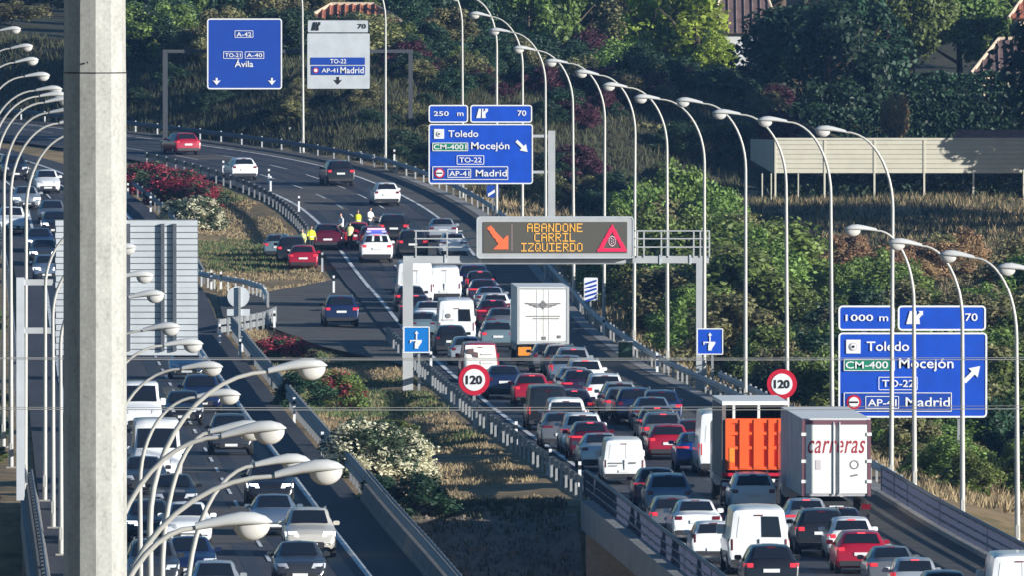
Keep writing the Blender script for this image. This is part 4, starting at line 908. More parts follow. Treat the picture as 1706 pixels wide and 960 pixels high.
def exit_sign(D, x0, y0, x1, y1, dist, label, arrow, post_fn):
    """blue exit sign: two small panels above one large one; x0.. are the outer photo pixels, scaled from the 248 x 187 px one"""
    S = SignFrame('exit_sign', (x0 + x1) / 2, D, label); sx, sy = (x1 - x0) / 248.0, (y1 - y0) / 187.0
    X = lambda u: x0 + u * sx
    Y = lambda v: y0 + v * sy
    lr, lb = 7 * sx, 3.0 * sx
    pa = S.rect(X(0), Y(0), X(94), Y(42), 0, 'sign_blue', 'distance_panel', 7 * sx, 0.06); S.border(X(0), Y(0), X(94), Y(42), 1, 'sign_white', lr, lb, pa)
    pb = S.rect(X(99), Y(0), X(246), Y(42), 0, 'sign_blue', 'exit_panel', 7 * sx, 0.06); S.border(X(99), Y(0), X(246), Y(42), 1, 'sign_white', lr, lb, pb)
    pc = S.rect(X(0), Y(45), X(248), Y(187), 0, 'sign_blue', 'main_panel', 8 * sx, 0.06); S.border(X(0), Y(45), X(248), Y(187), 1, 'sign_white', lr, lb, pc)
    num, unit = dist.split()
    nw = 46 if len(num) == 4 else 36
    S.text(num, X(12), Y(15), X(12 + nw), Y(26), 2, 'sign_white', pa); S.text(unit, X(68), Y(18), X(83), Y(26), 2, 'sign_white', pa)
    exit_symbol(S, X(113), Y(9), X(141), Y(31), 2, 'sign_white', pb); S.text('70', X(211), Y(13), X(232), Y(26), 2, 'sign_white', pb)
    S.rect(X(13), Y(57), X(37), Y(80), 2, 'sign_white', 'centre_pictogram', 0.5, 0.012, pc); S.disc(X(25), Y(68.5), 7 * sx, 3, 'print_faint', 'pictogram_ring', pc); S.disc(X(25), Y(68.5), 5 * sx, 4, 'sign_white', 'pictogram_ring', pc); S.disc(X(25), Y(68.5), 2.2 * sx, 5, 'sign_black', 'pictogram_dot', pc)
    S.text('Toledo', X(47), Y(60), X(118), Y(76), 2, 'sign_white', pc)
    S.rect(X(9), Y(89), X(94), Y(109), 2, 'sign_green', 'route_box', 1, 0.012, pc); S.border(X(9), Y(89), X(94), Y(109), 3, 'sign_white', 1.5, 1.2, pc); S.text('CM-4001', X(12), Y(93), X(90), Y(105), 3, 'sign_white', pc)
    S.text('Mocejón', X(101), Y(88), X(192), Y(110), 2, 'sign_white', pc)
    S.border(X(67), Y(119), X(132), Y(141), 2, 'sign_white', 1.5, 1.2, pc); S.text('TO-22', X(73), Y(124), X(126), Y(136), 2, 'sign_white', pc)
    S.rect(X(9), Y(146), X(189), Y(177), 2, 'sign_blue_dark', 'toll_box', 1.0, 0.012, pc); S.border(X(9), Y(145), X(189), Y(177), 3, 'sign_white', 1.5, 1.3, pc)
    S.disc(X(26), Y(161), 12 * sx, 3, 'sign_red', 'toll_symbol', pc); S.disc(X(26), Y(161), 8.5 * sx, 4, 'sign_white', 'toll_symbol', pc); S.rect(X(19), Y(159.6), X(33), Y(162.4), 5, 'sign_black', 'toll_bar', 0.2, 0.012, pc)
    S.border(X(45), Y(151), X(101), Y(172), 3, 'sign_white', 1.5, 1.2, pc); S.text('AP-41', X(49), Y(156), X(97), Y(168), 3, 'sign_white', pc); S.text('Madrid', X(112), Y(153), X(186), Y(169), 3, 'sign_white', pc)
    c = (X(223), Y(114)) if arrow > 0 else (X(222), Y(98)); r = 15 * sx; a = arrow
    u = lambda p, q: (c[0] + (p * 0.7071 - q * 0.7071) * r * 1.0, c[1] - a * (p * 0.7071 + q * 0.7071) * r)
    S.poly([u(-1.25, -0.24), u(0.15, -0.24), u(0.15, -0.72), u(1.25, 0.0), u(0.15, 0.72), u(0.15, 0.24), u(-1.25, 0.24)][::a], 2, 'sign_white', 'arrow', pc)
    post_fn(S); return S
def posts_roadside(S):
    for px in (1440, 1600): S.post(px, 520, 9, y=0.08)
    for py in (560, 660):
        b = MB(); b.box(S.X(1400), S.X(1642), 0.04, 0.08, S.Z(py) - 0.05, S.Z(py) + 0.05); b.build('cross_bar', 'galvanised', S.root)
exit_sign(692, 1397, 510, 1645, 697, '1000 m', 'large blue exit sign reading 1000 m on the right verge', 1, posts_roadside)
def post_cantilever(S):
    S.post(919, 217, 12, 'light_grey_paint', y=0.05)
    for py in (226, 286):
        b = MB(); b.box(S.X(716), S.X(914), 0.07, 0.17, S.Z(py) - 0.08, S.Z(py) + 0.08); b.build('cantilever_arm', 'light_grey_paint', S.root)
exit_sign(985, 714, 174, 888, 306, '250 m', 'blue exit sign reading 250 m on a cantilever post above the road', -1, post_cantilever)

# far gantry with two signs
S = SignFrame('sign_gantry', 480, 1150, 'distant dark gantry carrying a blue and a grey lane sign', 'gantry')
S.post(275, 82, 8, 'gantry_dark', y=0.3, down=0.8); S.post(684, 82, 7, 'gantry_dark', y=0.3, down=0.8)
b = MB(); b.box(S.X(271), S.X(688), 0.28, 0.6, S.Z(87.5), S.Z(82)); b.build('cross_beam', 'gantry_dark', S.root)
S2 = SignFrame('lane_sign', 407, 1149.4, 'blue square lane sign reading Ávila on the distant gantry'); p0 = S2.rect(345, 30, 470, 148, 0, 'sign_blue_dark', 'panel', 5, 0.08); S2.border(345, 30, 470, 148, 1, 'sign_white', 5, 2.2, p0)
S2.border(391, 50, 422, 62, 2, 'sign_white', 1.2, 0.9, p0); S2.text('A-42', 394, 53, 419, 60, 2, 'sign_white', p0); S2.border(372, 85, 404, 97, 2, 'sign_white', 1.2, 0.9, p0); S2.text('TO-21', 375, 88, 401, 94.5, 2, 'sign_white', p0); S2.border(408, 85, 440, 97, 2, 'sign_white', 1.2, 0.9, p0); S2.text('A-40', 411, 88, 437, 94.5, 2, 'sign_white', p0)
S2.text('Ávila', 391, 98, 422, 111, 2, 'sign_white', p0)
for cx in (361, 453): S2.poly([(cx - 1.6, 129), (cx + 1.6, 129), (cx + 1.6, 134), (cx + 6.5, 133), (cx, 141), (cx - 6.5, 133), (cx - 1.6, 134)], 2, 'sign_white', 'arrow', p0)
S3 = SignFrame('lane_sign', 564, 1149.4, 'grey lane sign with blue Madrid field on the distant gantry'); p1 = S3.rect(512, 55, 616, 147, 0, 'sign_back', 'panel', 2, 0.08); p2 = S3.rect(512, 32, 615, 54, 0, 'sign_back', 'exit_panel', 3, 0.08)
S3.border(512, 32, 615, 54, 1, 'sign_black', 3, 1.0, p2); exit_symbol(S3, 519, 36, 534, 50, 2, 'sign_black', p2); S3.text('70', 596, 39, 610, 47, 2, 'sign_black', p2)
S3.rect(518, 95, 608, 107, 2, 'sign_blue_dark', 'blue_field', 0.5, 0.012, p1); S3.text('TO-22', 550, 97.5, 577, 105, 3, 'sign_white', p1); S3.rect(519, 109, 608, 124, 2, 'sign_blue_dark', 'blue_field', 0.5, 0.012, p1)
S3.disc(526, 116.5, 4.6, 3, 'sign_red', 'toll_symbol', p1, 14); S3.disc(526, 116.5, 3.0, 4, 'sign_white', 'toll_symbol', p1, 14); S3.text('AP-41', 536, 113, 563, 120, 3, 'sign_white', p1); S3.text('Madrid', 567, 111, 606, 121.5, 3, 'sign_white', p1)
S3.poly([(561.6, 127), (565, 127), (565, 133), (570, 132), (563.3, 140), (556.6, 132), (561.6, 133)], 2, 'sign_black', 'arrow', p1)

# speed signs
def speed_sign(cx, cy, r, D, label):
    S = SignFrame('speed_limit_sign', cx, D, label); a = S.disc(cx, cy, r, 0, 'sign_red', 'disc', n=40); S.disc(cx, cy, r * 0.70, 1, 'sign_white', 'face', a, 36); S.text('120', cx - r * 0.52, cy - r * 0.29, cx + r * 0.52, cy + r * 0.29, 2, 'sign_black', a, 0.03)
    S.post(cx, cy - r * 0.8, 5, 'galvanised', y=0.04)
    b = MB(); b.box(S.X(cx - r * 0.6), S.X(cx + r * 0.6), 0.035, 0.07, S.Z(cy) - 0.03, S.Z(cy) + 0.03); b.build('bracket', 'galvanised', S.root)
speed_sign(790, 634, 26, D_of_y(716), 'round 120 speed limit sign in the median beside the guard rail')
speed_sign(1303, 641, 25, 727, 'round 120 speed limit sign on the right verge above the trucks')

def lane_square(cx, cy, h, D, label, matn):
    S = SignFrame('lane_layout_sign', cx, D, label); a = S.rect(cx - h, cy - h, cx + h, cy + h, 0, matn, 'panel', 1.5, 0.05); S.border(cx - h, cy - h, cx + h, cy + h, 1, 'sign_white', 1.5, 1.8, a); k = h / 22
    S.poly([(cx - 1.1*k, cy + 0), (cx - 1.1*k, cy - 10*k), (cx - 3.5*k, cy - 10*k), (cx, cy - 15*k), (cx + 3.5*k, cy - 10*k), (cx + 1.1*k, cy - 10*k), (cx + 1.1*k, cy + 0)], 2, 'sign_white', 'arrow', a)
    S.poly([(cx - 11*k, cy + 5.5*k), (cx - 11*k, cy + 0.5*k), (cx - 1.1*k, cy + 0.3*k), (cx + 9*k, cy + 0.5*k), (cx + 8.5*k, cy + 4*k), (cx + 3.2*k, cy + 12*k), (cx + 2.6*k, cy + 15*k), (cx - 3*k, cy + 15*k), (cx - 3*k, cy + 6*k), (cx - 1.2*k, cy + 2.6*k), (cx - 9*k, cy + 2.6*k), (cx - 9*k, cy + 5.5*k)], 2, 'sign_white', 'lane_symbol', a)
    S.post(cx + 4, cy + h, 4, 'galvanised', y=0.05)
lane_square(694, 567, 22, 803, 'square blue lane layout sign in front of the left gantry leg', 'sign_cyan')
lane_square(1183, 570, 22, 800, 'square blue lane layout sign by the right gantry leg', 'sign_blue')
S = SignFrame('striped_marker_sign', 984, 915, 'small white and blue diagonal striped sign on the verge'); a = S.rect(973, 462, 996, 502, 0, 'sign_white', 'panel', 2, 0.05)
for k in range(5): y_ = 466 + k * 7.5; S.poly([(975, y_ + 5), (994, y_ - 1), (994, y_ + 2.5), (975, y_ + 8.5)], 1, 'sign_blue_dark', 'stripe', a)
S.post(984, 500, 3)
S = SignFrame('striped_marker_sign', 822, 1052, 'small blue striped marker far behind the 250 m sign'); a = S.rect(811, 308, 831, 328, 0, 'sign_blue_dark', 'panel', 1, 0.05); S.poly([(813, 322), (829, 312), (829, 317), (813, 327)], 1, 'sign_white', 'stripe', a); S.post(821, 328, 3)
# round sign seen from behind in the median
S = SignFrame('speed_limit_sign', 398, D_of_y(592), 'round traffic sign seen from behind, left of the crossover'); S.disc(397, 495, 18.5, 0, 'sign_back', 'disc'); S.rect(378, 516, 416, 527, 0, 'sign_back', 'supplementary_plate', 0.5, 0.03); 
b = MB(); x = S.X(399); b.box(x - 0.06, x + 0.06, -0.14, -0.02, -0.4, S.Z(478)); b.build('post', 'galvanised', S.root)

# ------------------------------------------------------------------ big ribbed sign seen from behind (left)
S = SignFrame('direction_sign_back', 210, 653, 'large ribbed aluminium sign seen from behind, across the mast')
for i in range(22):
    y0_ = 366 + i * 10.35; S.rect(92 + (1 if i % 2 else 0), y0_ + 0.6, 329, y0_ + 9.5, 0, 'sign_back', 'plank', 0.6, 0.05, n=1)
b = MB(); b.box(S.X(91), S.X(330), 0.03, 0.06, S.Z(594), S.Z(365)); b.build('face_sheet', 'old_galvanised', S.root)
for cx in (214, 271, 291, 150):
    b = MB(); b.box(S.X(cx - 3), S.X(cx + 3), -0.14, -0.002, S.Z(586), S.Z(372)); b.build('stiffener', 'old_galvanised', S.root)
b = MB(); b.box(S.X(27), S.X(40), 0.0, 0.3, -0.5, S.Z(462)); b.build('support_post', 'sign_back', S.root)
for py in (470, 552):
    b = MB(); b.box(S.X(40), S.X(300), 0.07, 0.27, S.Z(py + 5), S.Z(py - 5)); b.build('cantilever_beam', 'light_grey_paint', S.root)

# ------------------------------------------------------------------ message board gantry
DG = 806.0
S = SignFrame('message_gantry', 925, DG, 'grey gantry with walkway railings spanning the jammed carriageway', 'gantry')
b = MB(); b.box(S.X(671), S.X(688), 0.1, 0.62, -0.5, S.Z(438)); b.build('leg', 'light_grey_paint', S.root)
b = MB(); b.box(S.X(1160), S.X(1177), 0.1, 0.62, -2.5, S.Z(438)); b.build('leg', 'light_grey_paint', S.root)
for k, (xa, xb) in enumerate([(671, 742), (742, 800), (1052, 1100), (1100, 1150), (1150, 1182), (800, 1052)]):
    b = MB(); b.box(S.X(xa + 0.6), S.X(xb - 0.6), 0.1, 0.62, S.Z(438), S.Z(426)); b.build('beam_section', 'light_grey_paint', S.root)
for px in (742, 800, 1100, 1150):
    b = MB(); b.box(S.X(px - 1.5), S.X(px + 1.5), 0.06, 0.66, S.Z(440), S.Z(424)); b.build('flange', 'sign_back', S.root)
for px in (693, 745, 797, 1062, 1073, 1102, 1114, 1156, 1167, 1176, 1182):
    b = MB(); b.box(S.X(px - 1.2), S.X(px + 1.2), 0.05, 0.12, S.Z(428), S.Z(383)); b.build('rail_post', 'light_grey_paint', S.root)
for py in (384, 397, 411):
    for xa, xb in ((690, 796), (1054, 1183)):
        b = MB(); b.box(S.X(xa), S.X(xb), 0.02, 0.05, S.Z(py + 1), S.Z(py - 1)); b.build('railing', 'light_grey_paint', S.root)
b = MB(); b.box(S.X(720), S.X(1040), -0.1, 0.09, S.Z(439.5), S.Z(437.3)); b.build('cable_tray', 'galvanised', S.root)

FONT57 = {'A':'01110 10001 10001 11111 10001 10001 10001','B':'11110 10001 10001 11110 10001 10001 11110','N':'10001 11001 11001 10101 10011 10011 10001','D':'11110 10001 10001 10001 10001 10001 11110','O':'01110 10001 10001 10001 10001 10001 01110','E':'11111 10000 10000 11110 10000 10000 11111','C':'01111 10000 10000 10000 10000 10000 01111','R':'11110 10001 10001 11110 10100 10010 10001','I':'11111 00100 00100 00100 00100 00100 11111','L':'10000 10000 10000 10000 10000 10000 11111','Z':'11111 00001 00010 00100 01000 10000 11111','Q':'01110 10001 10001 10001 10101 10010 01101','U':'10001 10001 10001 10001 10001 10001 01110'}
V = SignFrame('message_board', 925, DG - 0.35, 'electronic message board reading ABANDONE CARRIL IZQUIERDO on the gantry', 'message board')
hou = V.rect(794, 360, 1056, 430, 0, 'light_grey_paint', 'housing', 6, 0.42); V.border(794, 360, 1056, 430, 1, 'sign_back', 6, 2.0, hou)
V.rect(805, 369, 1045, 421, 1.3, 'vms_panel', 'display', 1.0, 0.03, hou)
def dots(pts, size, matn, name, parent):
    b = MB(); y = -0.022 * 2.6
    for (px, py) in pts:
        b.add([(V.X(px - size), y, V.Z(py + size)), (V.X(px + size), y, V.Z(py + size)), (V.X(px + size), y, V.Z(py - size)), (V.X(px - size), y, V.Z(py - size))], [(0, 1, 2, 3)])
    return b.build(name, matn, parent, fix=False)
for word, x0, x1, y0 in (('ABANDONE', 878, 970, 371.5), ('CARRIL', 890, 958, 387.5), ('IZQUIERDO', 868, 970, 404)):
    n = len(word); adv = (x1 - x0) / (n - 0.22); cell = adv / 6.1; pts = []
    for i, ch in enumerate(word):
        for r_, row in enumerate(FONT57[ch].split()):
            for c_, bit in enumerate(row):
                if bit == '1': pts.append((x0 + i * adv + (c_ + 0.5) * cell, y0 + r_ * 2.05 + 1))
    o = dots(pts, 0.86, 'led_amber', 'led_text', V.root); o['label'] = 'amber lettering ' + word
def inside(poly, x, y):
    c = False; j = len(poly) - 1
    for i in range(len(poly)):
        if (poly[i][1] > y) != (poly[j][1] > y) and x < (poly[j][0] - poly[i][0]) * (y - poly[i][1]) / (poly[j][1] - poly[i][1]) + poly[i][0]: c = not c
        j = i
    return c
arr = [(811, 379), (817, 375), (838, 397), (846, 391), (847, 415), (823, 414), (830, 405)]
dots([(x, y) for x in np.arange(808, 850, 1.9) for y in np.arange(372, 420, 1.9) if inside(arr, x, y)], 0.85, 'led_orange', 'led_arrow', V.root)
t1 = [(1020, 372), (1046, 419), (994, 419)]; t2 = [(1020, 385), (1035, 413), (1005, 413)]
dots([(x, y) for x in np.arange(994, 1046, 1.9) for y in np.arange(372, 420, 1.9) if inside(t1, x, y) and not inside(t2, x, y)], 0.85, 'led_red', 'led_triangle', V.root)
dots([(1020 + 5.5 * math.cos(a) * (0.9 if abs(math.sin(a)) > .8 else 1), 401 + 8 * math.sin(a)) for a in np.linspace(0, 6.28, 18)] + [(1019, 397), (1019, 401), (1019, 405), (1022, 399), (1022, 403)], 0.75, 'led_pale', 'led_symbol', V.root)
dots([(853, y) for y in np.arange(374, 418, 3)], 0.5, 'led_pale', 'led_divider', V.root)

# ------------------------------------------------------------------ street lamps
def lamp_head(mb_shell, mb_lens, L, sg):
    """cobra head: neck, tapering shell, bowl-shaped lens; runs from x=0 (arm) to x=sg*L"""
    secs = [(0, 0.085, 0.075), (0.12, 0.10, 0.09), (0.40, 0.135, 0.13), (0.60, 0.165, 0.17), (0.78, 0.155, 0.17), (0.92, 0.10, 0.12), (1.0, 0.015, 0.03)]; n = 12; vs = []; fs = []
    for (t, h, w) in secs:
        for k in range(n):
            a = 2 * math.pi * k / n; z = math.sin(a) * h; z = z if z > 0 else z * 0.45; vs.append((sg * t * L, math.cos(a) * w, z + 0.05 * math.sin(t * 3.1)))
    for i in range(len(secs) - 1):
        for k in range(n): fs.append((i*n+k, i*n+(k+1) % n, (i+1)*n+(k+1) % n, (i+1)*n+k))
    fs += [tuple(range(n)), tuple(range((len(secs)-1)*n, len(secs)*n))]; mb_shell.add(vs, fs)
    vs = []; fs = []; m_ = 5
    for j in range(m_ + 1):
        ph = (math.pi / 2) * j / m_
        for k in range(n):
            a = 2 * math.pi * k / n; vs.append((sg * (0.73 * L + math.cos(a) * 0.24 * L * math.cos(ph)), math.sin(a) * 0.145 * math.cos(ph), -0.02 - 0.25 * math.sin(ph)))
    for j in range(m_):
        for k in range(n): fs.append((j*n+k, j*n+(k+1) % n, (j+1)*n+(k+1) % n, (j+1)*n+k))
    mb_lens.add(vs, fs)
LHM = {}
for sg in (-1, 1):
    a, b = MB(), MB(); lamp_head(a, b, 1.25, sg); LHM[sg] = (a.mesh('lamp_head', 'lamp_shell', smooth=50), b.mesh('lens', 'lamp_lens', smooth=60))
def street_lamp(pole_px, head_px, head_py, D, label, group, zbase=None, r0=0.105, drop=3.2, rp=None):
    X = PX(pole_px, D); zb = terrain(X, D) if zbase is None else zbase; hx = PX(head_px, D); hz = HC - (head_py - YH) * D / F
    sg = 1 if hx > X else -1; reach = abs(hx - X) - 0.62; H = hz - zb
    r = empty('street_lamp', (X, D, zb)); _l = random.Random(label); r.rotation_euler = (R(_l.uniform(-0.4, 0.4)), R(_l.uniform(-0.4, 0.4)), R(_l.uniform(-6, 6))); tag(r, label, 'street lamp', group)
    b = MB(); zc = H - drop * 0.95
    b.tube([(0, 0, -0.3), (0, 0, zc * 0.5), (0, 0, zc)], [r0, r0 * 0.84, r0 * 0.66], 10); b.build('pole', 'lamp_pole', r, smooth=60)
    b = MB(); pts = [(0, 0, zc)]
    for k in range(1, 13):
        t = k / 12 * math.pi / 2; pts.append((sg * reach * (1 - math.cos(t)), 0, zc + (H - zc) * math.sin(t)))
    b.tube(pts, [r0 * (0.66 - 0.26 * k / 12) for k in range(13)], 8); b.build('arm', 'lamp_pole', r, smooth=60)
    h = link('lamp_head', LHM[sg][0], r); h.location = (sg * reach, 0, H); h.rotation_euler = (R(_l.uniform(-4, 4)), R((-5 + _l.uniform(-3, 3)) * sg), 0)
    l = link('lens', LHM[sg][1], h)
    b = MB(); b.box(-0.2, 0.2, -0.2, 0.2, -0.3, 0.06); b.build('base_plate', 'concrete', r)
    b = MB(); b.box(-r0 * 0.55, r0 * 0.55, -r0 - 0.012, 0, 0.55, 1.0); b.build('service_door', 'lamp_pole', r)
    return r
GR = 'tall curved lamps along the right verge'
rowR = [(1485,1380,220),(1387,1290,202),(1312,1213,190),(1242,1148,172),(1173,1077,165),(1112,1025,145),(1056,975,125),(1006,925,105),(956,875,83),(909,832,53),(870,798,27),(827,765,-4),(771,712,-35)]
for i, (p_, hx_, hy_) in enumerate(rowR):
    D = 664 + 35.0 * i; zb = min(terrain(PX(p_, D), D), zr(D)); street_lamp(p_, hx_, hy_, D, 'tall curved lamp on the right verge, %s from the 1000 m sign going away' % ORD[i], GR, zbase=zb)
GS = 'shorter curved lamps at the lower right'
for i, (p_, hx_, hy_, by) in enumerate([(1524,1435,383,836),(1604,1508,409,886),(1696,1597,429,930),(1790,1688,451,985)]):
    D = D_of_y(by) if by < 960 else 572; zb = zr(D) + (0.0 if D > 650 else 0.15); street_lamp(p_, hx_, hy_, max(D, 572), ['shorter curved lamp passing in front of the 1000 m sign, nearest its middle','shorter curved lamp crossing the right part of the 1000 m sign','shorter curved lamp right of the 1000 m sign','lamp head entering from the right edge of the view'][i], GS, zbase=zb, drop=3.0)
GL = 'curved lamps of the left verge, arms towards the road'
rowT = [(41,150,222,664),(18,125,205,690),(5,106,187,716),(-8,97,170,742),(-14,90,160,765),(-22,80,150,790),(-30,62,127,832),(-38,48,104,885),(-45,36,80,940),(-52,16,50,1000)]
for i, (p_, hx_, hy_, D) in enumerate(rowT):
    street_lamp(p_, hx_, hy_, D, 'tall lamp of the left verge, %s of its row, curving right' % ORD[i], GL, zbase=min(zr(D), terrain(PX(p_, D), D)))
GN = 'low curved lamps beside the mast'
rowS = [(74,184,372,648),(88,200,418,622),(101,228,462,598),(119,243,497,577),(142,270,552,552),(170,305,577,532),(188,335,615,510),(234,366,663,482)]
for i, (p_, hx_, hy_, D) in enumerate(rowS):
    street_lamp(p_, hx_, hy_, D, 'lower curved lamp by the mast, %s of its row, nearer ones lower in view' % ORD[i], GN, zbase=(zr(D) if D > 540 else terrain(PX(p_, D), D)), r0=0.10, drop=2.6)
GB = 'nearest big lamps with arms sweeping right'
near = [(150,380,880,272,'biggest lamp head at the bottom, low arm coming from behind the mast'),(180,508,793,300,'large lamp head left of the white oleander, long arm from behind the mast'),(172,420,728,322,'large lamp head above the steel blue sedan, arm from behind the mast'),(252,500,622,352,'large lamp head in front of the red shrub, thick pole right of the mast'),(315,476,778,380,'lamp head half hidden behind the large one by the white oleander'),(272,400,722,372,'lamp with thin arm just behind the large head over the dark oncoming car')]
for p_, hx_, hy_, D, lab in near: street_lamp(p_, hx_, hy_, D, lab, GB, zbase=terrain(PX(p_, D), D), r0=0.105, drop=3.4)
# lamp at 505 and dark pole at 642
street_lamp(505, 452, -60, 1142, 'lone bright lamp pole between the two distant gantry signs', GR, zbase=terrain(PX(505, 1142), 1142))
street_lamp(642, 590, -40, 1120, 'dark lamp pole just right of the distant grey sign', GR, zbase=terrain(PX(642, 1120), 1120))

# ------------------------------------------------------------------ foreground mast and power cables
DM = 100.0; mk_ = DM / F; xm = PX(158, DM); mast = empty('camera_mast', (xm, DM, terrain(xm, DM))); tag(mast, 'thick twelve-sided galvanised mast standing in the left foreground', 'mast')
def ring(rad, z): return [(rad * math.sin(R(3 + 30 * k)), -rad * math.cos(R(3 + 30 * k)), z) for k in range(12)]
zj = HC - (118 - YH) * mk_ - mast.location.z
def mast_sec(z0, z1, r0, r1, name):
    b = MB(); n = 12; vs = ring(r0, z0) + ring(r1, z1); b.add(vs, [(k, (k+1) % n, n + (k+1) % n, n + k) for k in range(n)] + [tuple(range(n)), tuple(range(n, 2*n))]); o = b.build(name, 'mast_steel', mast); return o
mast_sec(-0.3, zj, 0.206, 0.1865, 'lower_section'); mast_sec(zj - 0.004, zj + 6.0, 0.1845, 0.155, 'upper_section')
b = MB(); n = 12; vs = ring(0.1875, zj - 0.012) + ring(0.1873, zj - 0.004); b.add(vs, [(k, (k+1) % n, n + (k+1) % n, n + k) for k in range(n)]); b.build('joint_ring', 'trim', mast)
b = MB(); b.tube([Vector((PX(147, DM) - xm, -0.182, zj + 0.055)), Vector((PX(147, DM) - xm, -0.205, zj + 0.055))], 0.006, 8); b.build('bolt', 'trim', mast)
DWI = 152.0
for i, (yl, ym_, yr_) in enumerate([(595, 598, 595), (601, 606, 603), (689, 691, 684), (696, 701, 695)]):
    b = MB(); zc = HC - (ym_ - YH) * DWI / F; ze = HC - (yl - YH) * DWI / F; ze2 = HC - (yr_ - YH) * DWI / F; k1 = PX(1706, DWI); pts = []
    for X in np.linspace(-60, 60, 61):
        zz = zc + ((ze + ze2) / 2 - zc) * (X / k1) ** 2 * 0.35 + (ze2 - ze) * X / (2 * k1) * 0.5; pts.append((X, DWI + i * 0.9, zz))
    b.tube(pts, 0.0040 if i % 2 else 0.0028, 6); o = b.build('power_cable', 'wire', smooth=60); tag(o, ['upper thin cable of the upper pair crossing the whole view','lower bright cable of the upper pair crossing the whole view','upper cable of the lower pair, crossing above the white oleander','lowest bright cable crossing above the white oleander'][i], 'cable', 'overhead power cables')

# ------------------------------------------------------------------ delineator posts, cabinet, small things
dm = MB(); dm.box(-0.06, 0.06, -0.05, 0.05, -0.3, 0.78, 0); dm.box(-0.062, 0.062, -0.052, 0.052, 0.80, 0.94, 1); dm.box(-0.06, 0.06, -0.05, 0.05, 0.96, 1.1, 0); 
DEL = [link('x', dm.mesh('delineator', ['sign_white', 'sign_black']))]; dme = DEL[0].data; bpy.data.objects.remove(DEL[0])
for (px, py) in [(213,330),(251,352),(372,292),(448,306),(451,318),(537,448),(556,487),(490,700),(537,760),(400,598),(366,572),(404,582),(352,478),(368,480),(498,352),(483,238),(657,272),(718,620),(1006,560),(1095,622),(966,812),(442,504),(457,545),(860,742),(917,790)]:
    p = G(px, py); o = link('delineator_post', dme); o.location = (p.x, p.y, min(zr(p.y), terrain(p.x, p.y) + 0.05)); tag(o, 'small white roadside marker post with a black band beside a guard rail', 'marker post', 'white marker posts')
pc_ = G(1042, 596); cab = empty('roadside_cabinet', (PX(1042, 850), 850, terrain(PX(1042, 850), 850))); tag(cab, 'small green roadside cabinet behind the right guard rail', 'cabinet')
b = MB(); b.box(-0.36, 0.36, 0, 0.4, -0.3, 1.1); b.build('case', 'cabinet_green', cab); b = MB(); b.box(-0.4, 0.4, -0.05, 0.45, 1.1, 1.15); b.build('lid', 'galvanised', cab); b = MB(); b.box(-0.33, -0.01, -0.03, 0, 0.1, 1.05); b.build('door', 'cabinet_green', cab); b = MB(); b.box(0.01, 0.33, -0.03, 0, 0.1, 1.05); b.build('door', 'cabinet_green', cab)

